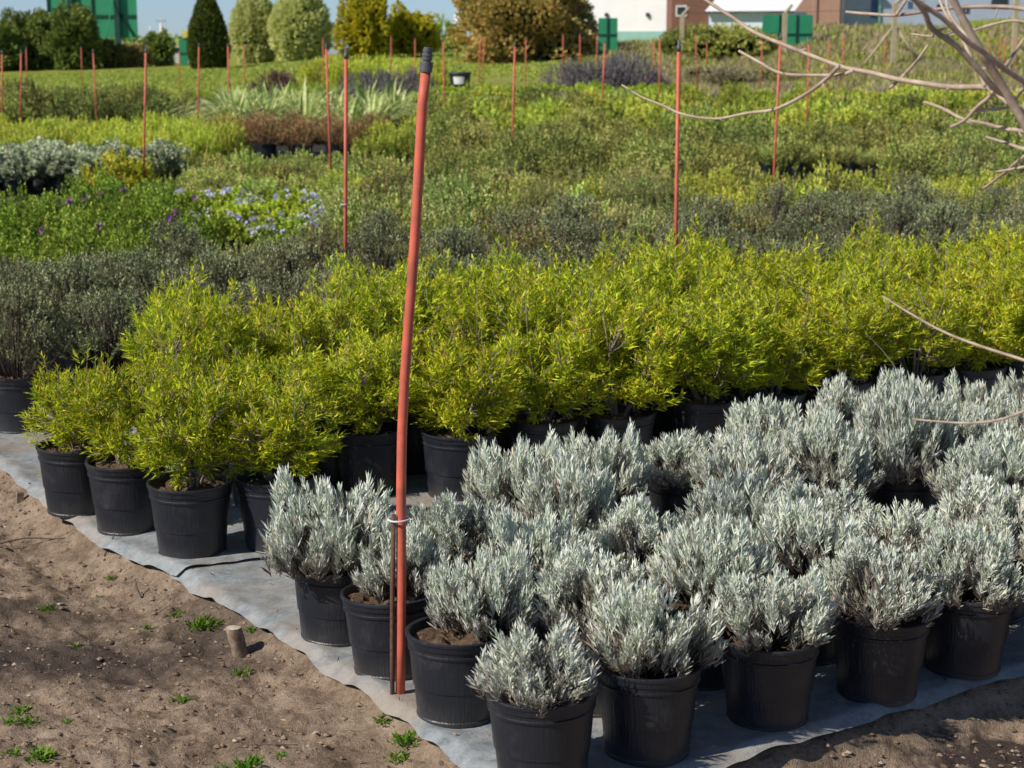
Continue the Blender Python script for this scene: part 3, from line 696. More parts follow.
def band(keys, d0, d1, p0, p1, sp, sc=(.85, 1.15), kz=(.85, 1.15), cond=None, extra=None, p_extra=0, tilt=0.0):
    y = d0; r = 0
    while y <= d1 + 1e-6:
        xx = px_x(p0, y) + (r % 2) * sp * .5
        while xx < px_x(p1, y):
            X_ = xx + RNG.uniform(-.22, .22) * sp; Y_ = y + RNG.uniform(-.22, .22) * sp + tilt * xx
            if cond is None or cond(X_, Y_):
                k = keys if isinstance(keys, str) else keys(X_, Y_)
                if k: put(k, X_, Y_, RNG.uniform(*sc), RNG.uniform(*kz), extra if (extra and RNG.random() < p_extra) else None)
            xx += sp
        y += sp * .95; r += 1
beyond = lambda x, y: toAB(x, y)[1] > 6.9 + .2 * math.sin(x * 1.3) + (.35 if x < -1.5 else 0)
def patchy(opts, f, seed):
    def k(x, y):
        v = float(fbm(np.array([x + seed]), np.array([y * 1.6]), f, 2)[0]) + RNG.normal() * .10
        for lim, key in opts:
            if v < lim: return key
        return opts[-1][1]
    return k
band('polyg', 9.6, 14.7, -40, 190, .46, kz=(.8, 1.15), cond=beyond, extra=FLP, p_extra=.2)
band(patchy([(-.05, 'olive'), (.18, 'abelia'), (9, 'ggreen')], .5, 3), 10.2, 14.0, 345, 660, .50, kz=(.75, 1.25), cond=beyond)
band(patchy([(-.1, 'olive'), (9, 'abelia')], .5, 3), 9.6, 12.6, 285, 345, .50, kz=(.7, 1.0), cond=beyond)
band('viola', 14.6, 18.0, 188, 345, .36, sc=(.9, 1.35), extra=FLV, p_extra=.85)
band(patchy([(-.18, 'abelia'), (.26, 'olive'), (9, 'yolive')], .45, 11), 14.3, 18.4, 345, 700, .52, kz=(.65, 1.3))
band(patchy([(.02, 'ggreen'), (.2, 'yolive'), (9, 'olive')], .5, 7), 10.4, 13.4, 660, 1060, .52, kz=(.7, 1.2), cond=beyond)
band(patchy([(-.32, 'ggreen'), (.34, 'yolive'), (9, 'abelia')], .4, 5), 13.8, 17.9, 700, 1060, .52, kz=(.7, 1.25))
band('abelia', 18.4, 21.8, 165, 440, .56, kz=(.6, 1.05))

put('gold', px_x(112, 18.6), 18.6, 1.1, 1.0); put('gold', px_x(132, 18.9), 18.9, 1.15, 1.1)
gap = lambda x, y: not (px_x(735, y) < x < px_x(905, y) and y < 21.8)
band(patchy([(-.24, 'olive'), (.30, 'ggreen'), (9, 'abelia')], .25, 2), 18.6, 27.5, 430, 1060, .70, sc=(.85, 1.45), kz=(.6, 1.25), cond=gap)
band('yolive', 24.6, 27.2, 372, 432, .6, sc=(1.1, 1.4))
band('ygrass', 23.2, 27.6, -25, 232, .60, sc=(.9, 1.15), kz=(.75, 1.0))
band(patchy([(.14, 'faryol'), (9, 'fargg')], .14, 6), 28, 41, 415, 1070, .80, sc=(.85, 1.3), kz=(.65, 1.25))
band('green', 34, 41, -30, 175, .95, sc=(.85, 1.1), kz=(.8, 1.1))
band('fargg', 33, 43, 175, 300, .9, sc=(.8, 1.0), kz=(.5, .8))
band('farlime', 45.5, 50, 300, 655, .85, kz=(.7, 1.2)); band('farmauve', 42.8, 44.2, 545, 720, .7); band('farmauve', 43, 43.5, 430, 500, .7)
for px_, d, s_ in ((572, 53, 1.0), (592, 52, 1.1), (612, 52.5, 1.05), (630, 53, 1.1), (643, 53.5, .95), (362, 45, .75), (377, 44.5, .8), (392, 45.5, .7), (408, 46, .85)):
    put('mound', px_x(px_, d), d, s_ * 1.05, 1.15)
band('limegrass', 57, 61, 320, 445, 1.3, sc=(.75, 1.0))

# potted rows whose black pots show: reddish shrubs, and small potted ones in the right-hand gap
def potted_simple(name, me, x, y, sc, label, group, pot=POT_L, ph=.2, fs=(.8, .8, .72)):
    r = empty(name, (x, y, 0), RNG.uniform(0, 6.28), (sc, sc, sc)); link('pot', pot, r)
    f = link('foliage', me, r); f.location = (0, 0, ph); f.scale = fs; tag(r, label, 'potted plant', group)
for r_, y in enumerate((19.5, 20.0, 20.5)):
    x = px_x(-20 if y < 20.4 else 0, y)
    while x < px_x(165 if y > 20.2 else 105, y):
        potted_simple('variegated_bush', PLANTS['cream']['m'][int(RNG.integers(0, 3))], x + RNG.uniform(-.06, .06), y + RNG.uniform(-.05, .05), RNG.uniform(.85, 1.05), PLANTS['cream']['label'], PLANTS['cream']['group'], POT_M, .14, (1.0, 1.0, .92))
        x += .47
for r_, y in enumerate((24.8, 25.5, 26.2, 26.9)):
    x = px_x(226, y)
    while x < px_x(372, y):
        potted_simple('reddish_shrub', PLANTS['red']['m'][int(RNG.integers(0, 3))], x + RNG.uniform(-.08, .08), y + RNG.uniform(-.08, .08), RNG.uniform(1.0, 1.25), PLANTS['red']['label'], PLANTS['red']['group'])
        x += .56
for y in (21.6, 22.1):
    x = px_x(738, y)
    while x < px_x(900, y):
        potted_simple('small_potted_shrub', PLANTS['abelia']['m'][int(RNG.integers(0, 3))], x + RNG.uniform(-.06, .06), y, RNG.uniform(.75, 1.0), 'small green shrub in a black pot at the open gap in the right-hand beds', 'small potted shrubs at the gap')
        x += .36
for px0, px1, y in ((508, 546, 47.5), (648, 690, 50.5), (205, 245, 43.5)):
    x = px_x(px0, y)
    while x < px_x(px1, y):
        potted_simple('small_potted_plant', PLANTS['farlime']['m'][0], x, y, 1.15, 'far dark potted plant standing in a row beside the far strips', 'far dark potted plants in short rows', POT_L, .15)
        x += .5

# strap-leaved grasses
def strap_mesh(seed):
    V = []; Q = []
    for k in range(105):
        an = RNG.uniform(0, 6.28); l = RNG.uniform(.6, 1.15); lean = RNG.uniform(.2, 1.15); w_ = .028
        d = Vector((math.cos(an), math.sin(an), 0)); sd_ = Vector((-d.y, d.x, 0)); o = len(V)
        for i in range(6):
            t = i / 5; p = d * (.04 + l * lean * t * (.5 + .6 * t)) + Vector((0, 0, l * (t - .62 * lean * t * t * t)))
            ww = w_ * (1 - t ** 3) + .001
            V += [tuple(p - sd_ * ww), tuple(p + sd_ * ww)]
        for i in range(5): Q.append((o + 2 * i, o + 2 * i + 1, o + 2 * i + 3, o + 2 * i + 2))
    return mesh_np('foliage', V, Q, None, M['strap'])
STR = [strap_mesh(k) for k in range(3)]
y = 29.5
while y < 34:
    x = px_x(232, y)
    while x < px_x(402, y):
        o = link('strap_leaved_plant', STR[int(RNG.integers(0, 3))]); s_ = RNG.uniform(.95, 1.18)
        o.location = (x + RNG.uniform(-.15, .15), y + RNG.uniform(-.15, .15), 0); o.rotation_euler = (0, 0, RNG.uniform(0, 6)); o.scale = (s_,) * 3
        tag(o, 'arching cream-striped strap-leaved plant behind the reddish shrubs', 'plant', 'cream strap-leaved plants')
        x += .62
    y += .7
# dark plum shrub, alone on the lawn edge
pm = bush('plum', 'plum', .95, .85, 420, 13, .2, .075, .022, spread=.6, up=.45, lump=.5, seed=31)[0]
o = link('plum_shrub', pm); x = px_x(278, 50); o.location = (x, 50, gz(x, 50)); tag(o, 'dark plum-purple rounded shrub on the near edge of the lawn', 'shrub')

# ------------------------------------------------------------------ trees
def crown(name, matn, pts_fn, n, per, seg, L, W, up=.2, spread=1.1):
    t = pts_fn(n); base = t - norm(t - t.mean(0)) * .5
    P, D, Ls, Ws, s = shoots_leaves(base, t, per, seg, L, W, spread, up)
    return leaves_mesh(name, P, D, Ls, Ws, M[matn], bend=.3, base_w=.5)
BARK = simple_mat('tree_bark', (0.12, 0.09, 0.065), 0.9, 0.4, 6)
def trunk_mesh(h, r, spreadr, nb=6):
    paths = [smooth_path([(0, 0, -.2), (.05, .03, h * .4), (0, .05, h)], [r, r * .7, r * .2], 4)]
    for k in range(nb):
        an = k * 2.4; z0 = h * RNG.uniform(.15, .5)
        paths.append(smooth_path([(0, 0, z0), (spreadr * .4 * math.cos(an), spreadr * .4 * math.sin(an), z0 + h * .18), (spreadr * .8 * math.cos(an), spreadr * .8 * math.sin(an), min(h, z0 + h * .4))], [r * .5, r * .3, r * .1], 4))
    return tubes('trunk', paths, BARK, 8)
def tree(name, px_, d, wid, hgt, matn, label, n, L, W, shape='dome', cat='tree', lump=.5, per=9, up=.2, z0=None, core=True, lumpf=2.2, cdark=(0.012, 0.02, 0.006), group=None):
    x = px_x(px_, d); z = gz(x, d) if z0 is None else z0
    root = empty(name, (x, d, z)); sd_ = int(RNG.integers(0, 99))
    def fn(n):
        if shape == 'flame':
            zz = RNG.uniform(0.02, 1, n) ** 1.05; an = RNG.uniform(0, 6.283, n)
            prof = np.where(zz < .22, .78 + zz, 1.0 - ((zz - .22) / .78) ** 1.75) ; prof = np.maximum(prof, .03)
            k = np.array([noise.noise(Vector((math.cos(a) * 2.2, math.sin(a) * 2.2, zq * 5 + sd_))) for a, zq in zip(an, zz)])
            r = wid / 2 * prof * (1 + .13 * k) * RNG.uniform(.86, 1.0, n)
            return np.stack([r * np.cos(an), r * np.sin(an), zz * hgt], 1)
        t = dome_tips(n, wid / 2, hgt * .56, hgt * .46, lump, -.9, .72, sd_, lumpf); t[:, 2] = np.maximum(t[:, 2], .05); return t
    link('crown', crown('crown', matn, fn, int(n * 1.3), per, L * 1.3, L * .8, W * .9, up), root)
    link('trunk', trunk_mesh(hgt * .72, max(.06, wid * .035), wid * .36), root)
    if core:   # dark shell closing the crown, its inner shade put into the colour
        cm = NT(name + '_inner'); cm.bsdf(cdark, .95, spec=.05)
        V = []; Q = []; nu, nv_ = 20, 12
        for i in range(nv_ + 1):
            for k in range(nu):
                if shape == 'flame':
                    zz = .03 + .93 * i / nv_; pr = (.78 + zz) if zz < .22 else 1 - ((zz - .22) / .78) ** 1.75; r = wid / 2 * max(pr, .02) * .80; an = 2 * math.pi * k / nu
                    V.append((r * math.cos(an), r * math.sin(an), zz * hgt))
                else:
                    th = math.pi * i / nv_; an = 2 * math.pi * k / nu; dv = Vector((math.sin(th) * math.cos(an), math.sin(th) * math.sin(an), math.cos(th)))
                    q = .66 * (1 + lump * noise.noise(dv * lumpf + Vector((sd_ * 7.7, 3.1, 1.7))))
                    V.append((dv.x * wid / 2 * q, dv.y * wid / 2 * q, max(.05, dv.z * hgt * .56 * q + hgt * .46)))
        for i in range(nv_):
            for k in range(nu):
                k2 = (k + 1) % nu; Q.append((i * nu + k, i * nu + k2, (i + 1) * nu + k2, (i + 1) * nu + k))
        link('dark_core', mesh_np('dark_core', V, Q, None, cm.m), root)
    return tag(root, label, cat, group)
# px scale at distance d is FPX/d
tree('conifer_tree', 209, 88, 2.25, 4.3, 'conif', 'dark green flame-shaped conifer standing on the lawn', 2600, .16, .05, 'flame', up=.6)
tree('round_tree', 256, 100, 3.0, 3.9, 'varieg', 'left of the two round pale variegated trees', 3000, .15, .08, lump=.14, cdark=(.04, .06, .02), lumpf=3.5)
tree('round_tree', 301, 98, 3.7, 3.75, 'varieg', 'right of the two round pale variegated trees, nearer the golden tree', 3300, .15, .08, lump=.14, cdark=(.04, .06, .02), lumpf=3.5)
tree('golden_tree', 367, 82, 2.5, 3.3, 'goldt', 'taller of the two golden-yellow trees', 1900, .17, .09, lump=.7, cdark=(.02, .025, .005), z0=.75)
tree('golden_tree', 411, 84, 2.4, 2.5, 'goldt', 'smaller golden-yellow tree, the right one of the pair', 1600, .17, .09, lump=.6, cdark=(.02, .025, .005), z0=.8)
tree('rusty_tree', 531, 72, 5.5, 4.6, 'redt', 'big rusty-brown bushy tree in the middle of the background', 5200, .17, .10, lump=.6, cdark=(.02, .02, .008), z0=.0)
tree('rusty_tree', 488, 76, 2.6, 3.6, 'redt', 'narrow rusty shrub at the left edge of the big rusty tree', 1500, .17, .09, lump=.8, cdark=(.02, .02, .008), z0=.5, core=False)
tree('broad_bush', -5, 98, 3.6, 2.9, 'dgreen', 'dark leafy bush at the far left edge', 1800, .2, .09, lump=.6)
tree('broad_bush', 32, 100, 3.6, 3.3, 'dgreen', 'dark leafy bush, tallest of the left clump', 2200, .2, .09, lump=.6)
tree('broad_bush', 76, 98, 3.3, 3.2, 'dgreen', 'dark leafy bush in front of the green billboard', 2100, .2, .09, lump=.6)
tree('low_bush', 112, 99, 2.2, 1.5, 'olive', 'low rusty-green bush under the billboard', 700, .16, .08, cat='shrub')
tree('low_bush', 134, 100, 2.0, 1.3, 'red', 'low reddish bush between the billboard and the grey post', 600, .16, .08, cat='shrub')
tree('low_bush', 160, 102, 1.8, 2.0, 'dgreen', 'dark bush beside the parked white car', 700, .16, .08, cat='shrub')
tree('low_bush', 722, 66, 3.2, 1.5, 'ggreen', 'grey-green bush on the bank left of the green panels', 900, .14, .06, cat='shrub')
tree('low_bush', 690, 67, 2.6, 1.3, 'ggreen', 'grey-green bush on the bank behind the bent concrete post', 800, .14, .06, cat='shrub')
tree('low_bush', 752, 67, 2.0, 1.1, 'olive', 'small olive bush on the bank at the foot of the green panels', 600, .14, .06, cat='shrub')
tree('low_bush', 438, 90, 2.4, 1.9, 'abelia', 'pale olive bush between the golden and rusty trees', 600, .16, .07, cat='shrub', core=False)
tree('low_bush', 705, 57, 1.9, .75, 'tan', 'dry tan bush at the foot of the bank', 500, .11, .035, cat='shrub', up=.5)
tree('low_bush', 735, 56, 2.0, .8, 'tan', 'dry tan bush, middle one at the foot of the bank', 500, .11, .035, cat='shrub', up=.5)
tree('low_bush', 775, 57, 2.0, .7, 'olive', 'dull olive bush beside the dry tan ones', 500, .11, .035, cat='shrub', up=.5)

# far line of woods at the horizon
def far_wood():
    P = []; D = []
    for k in range(9000):
        x = RNG.uniform(-160, 120); d = RNG.uniform(300, 340); hgt = 1.9 + 2.0 * (noise.noise(Vector((x * .06, 2, 0))) + .3)
        P.append((x, d, RNG.uniform(0, max(hgt, .8)))); D.append(RNG.normal(size=3) + np.array([0, 0, .3]))
    return leaves_mesh('far_woods', np.array(P), np.array(D), 1.1, .7, M['dgreen'], bend=.3)
o = link('far_woods', far_wood()); tag(o, 'far line of dark woods along the horizon', 'woods', kind='stuff')

# grasses: bank tussocks and lawn edge as stuff
def grass_stuff(name, matn, n, region, L, W, blades=9):
    m = n * 5
    d = RNG.uniform(region[2], region[3], m); x = px_x(RNG.uniform(region[0], region[1], m), d)
    keep = (fbm(x, d, .35, 3) >= region[4]) | (RNG.random(m) > .85); x = x[keep][:n]; d = d[keep][:n]; n = len(x)
    z = ground_z(x, d); s_ = RNG.uniform(.6, 1.3, n)
    P = np.stack([np.repeat(x, blades) + RNG.normal(size=n * blades) * .07, np.repeat(d, blades) + RNG.normal(size=n * blades) * .07, np.repeat(z, blades) - .02], 1)
    D = np.stack([RNG.normal(size=n * blades) * .35, RNG.normal(size=n * blades) * .35, np.ones(n * blades)], 1); Ls = L * np.repeat(s_, blades)
    return leaves_mesh(name, np.array(P), np.array(D), np.array(Ls), W, M[matn], bend=.35, base_w=.9)
for nm, mt, n, reg, L, W, lab in (
    ('bank_grass', 'grass', 7000, (585, 1060, 54, 80, -.05), .38, .05, 'rough green grass over the bank'),
    ('dry_grass', 'tan', 6500, (600, 1060, 51, 76, .08), .42, .045, 'dry tan grass at the foot of the bank'),
    ('lawn_grass', 'grass', 9000, (-30, 600, 48, 92, -.4), .09, .05, 'short mown grass of the lawn'),
    ('weedy_grass', 'grass', 1500, (850, 1060, 42, 52, -.3), .3, .04, 'bright grass in front of the braced post')):
    o = link(nm, grass_stuff(nm, mt, n, reg, L, W)); tag(o, lab, 'grass', kind='stuff')

# ------------------------------------------------------------------ stakes
RED = simple_mat('red_painted_tube', (0.62, 0.125, 0.07), 0.55, 0.2, 14, spec=0.35, col2=(0.40, 0.10, 0.065), bstr=.25, bdist=.002)
GREYM = simple_mat('grey_threaded_metal', (0.11, 0.115, 0.12), 0.55, 0.35, 80, metal=.3)
RUST = simple_mat('rusty_rebar', (0.12, 0.062, 0.042), 0.85, 0.4, 90)
TIE = simple_mat('white_tie', (0.62, 0.61, 0.60), 0.5, 0.1, 30)
def stake(x, y, h, lean, label, r=.0130, near=False, group='red irrigation stakes', tie=None, rebar=None, cap=True):
    root = empty('irrigation_stake', (x, y, gz(x, y) if y > 40 else .0))
    top = Vector((lean[0], lean[1], h)); ch = .062
    def P(z): return (top.x * (max(z, 0) / h) ** (1.9 if near else 1.0), top.y * z / h, z)
    if near:
        pts = [P(-.03)] + [Vector(P(h * k / 12)) + Vector((.004 * math.sin(k * .9), 0, 0)) for k in range(1, 12)] + [P(h - ch)]
        o = link('tube', tubes('tube', [(pts, [r] * len(pts))], RED, 20), root)
        prof = []
        z = 0
        for z0, z1, rr in ((0, .026, .0165), (.026, .030, .011), (.030, .037, .0138), (.037, .040, .0115), (.040, .047, .0132), (.047, .050, .011), (.050, .057, .0125), (.057, .062, .0105)):
            prof += [(rr, z0), (rr, z1 - .0005)]
        prof += [(.0085, .062), (.0075, .045)]
        c = link('threaded_cap', lathe('threaded_cap', prof, GREYM, 18, smooth=False), root); c.location = P(h - ch)
        c.rotation_euler = (0, math.atan2(lean[0] * 1.9, h), 0)
    else:
        link('tube', tubes('tube', [([P(-.02), P(h * .5), P(h - ch)], [r] * 3)], RED, 8), root)
        if cap: link('threaded_cap', tubes('threaded_cap', [([P(h - ch), P(h - ch * .45), P(h - ch * .44), P(h)], [r * 1.1, r * 1.1, r * .8, r * .8])], GREYM, 8), root)
    if rebar:
        q = [Vector(P(z)) + Vector((-.0195, -.010, 0)) for z in (-.02, .12, .3, rebar)]
        link('rebar', tubes('rebar', [(q, [.0062] * 4)], RUST, 8), root)
    if tie:
        c = Vector(P(tie)) + Vector((-.006, -.003, 0)); n = 16; ax, ay = (.0275, .0225) if near else (.02, .02)
        pts = [c + Vector((ax * math.cos(2 * math.pi * k / n), ay * math.sin(2 * math.pi * k / n), .001 * math.sin(k))) for k in range(n + 1)]
        path = [(pts, [.003] * len(pts))]
        if near: path.append(([c + Vector((ax, 0, 0)), c + Vector((ax + .012, -.006, .002))], [.0022, .0016]))
        link('wire_tie', tubes('wire_tie', path, TIE, 6), root)
    return tag(root, label, 'stake', group)
bx_, by_, _ = at_z(400, 698, 0); tx, ty, tz = at_y(428, 47, by_ + .05)
stake(bx_, by_, tz, (tx - bx_, .05), 'nearest tall red stake leaning right, strapped to a rusty rod with a white tie', near=True, tie=.495, rebar=.51)
ST = [(346, 48, 344, 232, 'red stake second nearest, rising just left of the tall near stake'), (679, 40, 675, 256, 'red stake with white tie rising in front of the bent concrete post'),
 (326, 43, 331, 163, 'red stake just left of the taller white-tied left stake'), (146, 47, 142, 165, 'red stake standing in the cream bushes below the grey lamp'),
 (2, 50, 1, 128, 'red stake at the far left edge'), (21, 50, 20, 112, 'thin stake, left one of a close pair near the left edge'), (26, 47, 27, 100, 'thin stake, right one of a close pair near the left edge'),
 (81, 46, 82, 92, 'thin red stake in front of the bush before the billboard'), (93, 49, 97, 120, 'thin red stake leaning left below the billboard'), (179, 50, 180, 92, 'thin far stake in front of the green kiosk'),
 (199, 43, 197, 125, 'red stake in front of the left side of the conifer'), (228, 43, 229, 112, 'red stake in front of the right side of the conifer'), (244, 43, 245, 92, 'thin far stake before the left round tree'),
 (323, 37, 323, 95, 'thin stake just left of the plant-bed stake by the right round tree'), (515, 41, 511, 157, 'red stake in front of the rusty tree, nearest of those in the middle'), (526, 37, 525, 100, 'thin far stake just right of the middle red stake'),
 (391, 35, 391, 64, 'thin far stake between the two golden trees'), (415, 38, 415, 94, 'thin far stake before the smaller golden tree'), (443, 38, 445, 120, 'thin red stake just left of the big black tub'),
 (480, 37, 479, 87, 'far stake right of the black tub, left of a pair'), (484, 35, 483, 89, 'far stake right of the black tub, right of a pair'), (563, 33, 563, 70, 'far red stake against the dark part of the rusty tree'),
 (580, 33, 580, 92, 'far red stake left of the mauve mounds'), (597, 32, 597, 60, 'far red stake at the right edge of the rusty tree'), (605, 40, 601, 113, 'red stake leaning right before the mauve mounds'),
 (660, 35, 659, 105, 'thin red stake below the white building'), (654, 40, 654, 97, 'faint far stake below the white building'), (696, 33, 697, 97, 'thin red stake beside the bent concrete post'),
 (707, 40, 706, 66, 'faint far stake in front of the bank bushes'), (762, 38, 761, 97, 'thin red stake before the left green panel'), (781, 33, 772, 190, 'red stake leaning right, crossing behind the forked twig'),
 (809, 40, 807, 132, 'thin red stake just right of the green panels'), (830, 38, 826, 99, 'far stake leaning right, left of a pair right of the panels'), (844, 33, 841, 99, 'far stake, right of a pair right of the panels')]
for tx_, ty_, qx, qy, lab in ST:
    y = {344: 9.9, 675: 9.3}.get(qx) or (at_z(qx, qy, .4)[1] if qy > 100 else at_z(qx, qy + 2, 0)[1])
    y = min(y, 58); x = px_x(qx, y)
    t = at_y(tx_, ty_, y); z0 = gz(x, y) if y > 40 else 0
    stake(x, y, t[2] - z0, (t[0] - x, 0), lab, r=.0108 if y < 11 else (.0122 if y < 30 else .016), tie={344: .80, 675: .60}.get(qx))
for q in (985, 997, 1003, 1013, 884):
    x = px_x(q, 60); stake(x, 60, 1.4, (RNG.uniform(-.05, .05), 0), 'faint far stake in the grass behind the bare branches', r=.018, group='faint far stakes behind the bare branches', cap=False)

# ------------------------------------------------------------------ bare tree at the right
BR = simple_mat('bare_branch_bark', (0.46, 0.36, 0.26), 0.75, 0.25, 25, col2=(0.26, 0.185, 0.14), bstr=.5, bdist=.004)
BR2 = simple_mat('cut_wood_pale', (0.52, 0.42, 0.30), 0.8, 0.2, 40)
root = empty('bare_tree', (1.62, 3.0, -.03)); OFF = Vector(root.location)
def pl(pts, d0, d1, r0, r1):
    n = len(pts); out = []; rr = []
    for i, (a, b) in enumerate(pts):
        t = i / (n - 1); d = d0 + (d1 - d0) * t; out.append(Vector(at_y(a, b, d)) - OFF); rr.append((r0 + (r1 - r0) * t) * .82)
    return out, rr
main = {
 'T1': ([(1075, 230), (1045, 160), (1020, 114), (993, 70), (981, 51), (956, 9), (940, -30), (925, -80)], 3.0, 2.9, .0105, .0068),
 'T2': ([(1045, 160), (1024, 118), (1035, 90), (1024, 81), (1002, 67), (985, 54), (967, 40), (942, 19), (916, 0), (880, -30)], 3.0, 2.8, .0066, .0048),
 'T3': ([(1045, 160), (1013, 105), (995, 90), (981, 74), (958, 47), (935, 28), (923, 12), (914, 0), (895, -30)], 3.0, 2.85, .0072, .0048),
 'B1': ([(1013, 106), (993, 90), (981, 86), (953, 86), (923, 83), (897, 79), (870, 74), (844, 68), (816, 58), (782, 43), (755, 32), (732, 17), (705, 0), (680, -20)], 3.0, 3.6, .0066, .0038),
 'B2': ([(839, 66), (826, 78), (806, 94), (775, 109), (749, 115), (715, 119), (682, 114), (662, 107), (642, 97), (622, 85)], 3.3, 3.7, .0048, .0022),
 'B3': ([(853, 71), (842, 74), (816, 75), (782, 72), (759, 63), (739, 51)], 3.28, 3.5, .0040, .0034),
 'B4': ([(1090, 30), (1050, 14), (1024, 9), (999, 7), (949, 7), (899, 15), (866, 15), (846, 12)], 3.1, 3.4, .0055, .0032),
 'B5': ([(1080, 40), (1024, 23), (996, 25), (966, 32), (936, 35), (911, 34)], 3.1, 3.4, .0035, .0022),
 'B6': ([(992, 92), (990, 97), (978, 107), (963, 120), (951, 127)], 3.0, 3.1, .0045, .0035),
 'B7': ([(1070, 145), (1024, 130), (1007, 129), (985, 123), (963, 118), (942, 109), (924, 102)], 3.0, 3.2, .0050, .0028),
 'B8': ([(890, 88), (902, 76), (918, 58), (928, 45)], 3.25, 3.25, .0036, .0030),
 'B9': ([(1040, 82), (1023, 91), (1007, 105), (981, 111), (970, 111)], 3.0, 3.2, .0048, .0032),
 'B10': ([(1075, 165), (1024, 149), (1006, 144), (986, 137)], 3.0, 3.3, .0045, .0030),
 'B11': ([(1050, 142), (1024, 157), (1003, 174), (983, 189)], 3.0, 3.3, .0045, .0030),
 'B12': ([(1060, 160), (1024, 167), (996, 172)], 3.0, 3.2, .0040, .0025),
 'B13': ([(1110, 395), (1060, 372), (1024, 360), (983, 347), (949, 335), (916, 318), (882, 296)], 3.0, 3.4, .0045, .0020),
 'B14': ([(1110, 370), (1060, 395), (1024, 410), (999, 419), (966, 424), (932, 422), (912, 419)], 3.0, 3.4, .0042, .0018),
 'B15': ([(980, 52), (962, 30), (950, 14), (946, -5)], 2.95, 3.1, .004, .003),
 'B16': ([(985, 86), (975, 66), (965, 44), (945, 10), (938, -10)], 3.0, 3.2, .0035, .0028),
 'B17': ([(896, 15), (905, 2), (912, -10)], 3.3, 3.3, .004, .003),
 'B18': ([(1003, 70), (1015, 52), (1030, 30)], 2.95, 3.1, .004, .003),
}
for k, (pts, d0, d1, r0, r1) in main.items():
    P_, r_ = pl(pts, d0, d1, r0, r1)
    if len(P_) > 3: P_ = [P_[0]] + [p + Vector(RNG.normal(size=3) * .0018) for p in P_[1:-1]] + [P_[-1]]
    P_, r_ = smooth_path(P_, r_, 6)
    r_ = [q * (1.0 + .22 * max(0, math.sin(i * 1.05) ** 8)) for i, q in enumerate(r_)]
    paths = [(P_, r_)]
    for i in range(7, len(P_) - 3, 11):     # buds and spurs
        d = Vector(RNG.normal(size=3)).normalized(); l = RNG.uniform(.006, .02)
        paths.append(([P_[i], P_[i] + d * (r_[i] + l * .6), P_[i] + d * (r_[i] + l)], [r_[i] * .5, r_[i] * .35, r_[i] * .15]))
    link('branch', tubes('branch', paths, BR, 9), root)
b0 = Vector(at_y(1075, 230, 3.0)) - OFF
tr = [(0, 0, 0), (.01, .0, .35), (b0.x * .7, b0.y * .4, .75), (b0.x, b0.y, b0.z)]
e13 = Vector(at_y(1110, 395, 3.0)) - OFF; e14 = Vector(at_y(1110, 370, 3.0)) - OFF; e4 = Vector(at_y(1090, 30, 3.1)) - OFF; e5 = Vector(at_y(1080, 40, 3.1)) - OFF
link('trunk', tubes('trunk', [smooth_path(tr, [.05, .042, .032, .022], 6), ([b0, Vector(at_y(1075, 165, 3.0)) - OFF, Vector(at_y(1070, 145, 3.0)) - OFF, e4, e4 + Vector((.02, 0, .35))], [.015, .012, .011, .008, .004]),
     ([Vector((.02, 0, .6)), e13, e14], [.02, .006, .005])], BR, 12), root)
tag(root, 'leafless pinkish-brown tree reaching its branches into the picture from the right', 'tree')

# ------------------------------------------------------------------ bits on the soil: stump, peg, weeds, stones, twigs, dead leaves
WOODS = simple_mat('weathered_wood', (0.22, 0.165, 0.115), 0.9, 0.5, 45, col2=(0.13, 0.09, 0.06), bstr=.6, bdist=.005)
WOODT = simple_mat('sawn_wood', (0.50, 0.42, 0.31), 0.85, 0.35, 70, bstr=.5)
sx0, sy0, _ = at_z(240, 645, -.03); root = empty('wood_stump', (sx0, sy0, gz(sx0, sy0)))
n = 18; V = []; Q = []; rows = [(-.05, .024), (0, .024), (.03, .0235), (.062, .024), (.084, .0235), (.088, .0215)]
for z, r in rows:
    for k in range(n):
        t = 2 * math.pi * k / n; rr = r * (1 + .08 * math.sin(3 * t + 1) + .05 * math.sin(7 * t))
        V.append((rr * math.cos(t) - z * .22, rr * math.sin(t), z))
for i in range(len(rows) - 1):
    for k in range(n): k2 = (k + 1) % n; Q.append((i * n + k, i * n + k2, (i + 1) * n + k2, (i + 1) * n + k))
link('bark', mesh_np('bark', V, Q, None, WOODS, smooth=True), root)
V = [(-.0885 * .22, 0, .0892)] + [(.0216 * (1 + .08 * math.sin(3 * 2 * math.pi * k / n + 1) + .05 * math.sin(7 * 2 * math.pi * k / n)) * math.cos(2 * math.pi * k / n) - .088 * .22, .0216 * math.sin(2 * math.pi * k / n), .0884) for k in range(n)]
link('cut_top', mesh_np('cut_top', V, None, [(0, 1 + k, 1 + (k + 1) % n) for k in range(n)], WOODT), root)
tag(root, 'short round wooden stub sticking out of the soil by the mat edge', 'stump')
px0, py0, _ = at_z(19, 490, 0); o = link('wooden_peg', boxes('wooden_peg', [(-.013, .013, -.014, .014, -.05, .042)], WOODS)); o.location = (px0, py0, gz(px0, py0)); o.rotation_euler = (0, .1, .4)
tag(o, 'small dark square peg at the mat edge near the left border', 'peg')

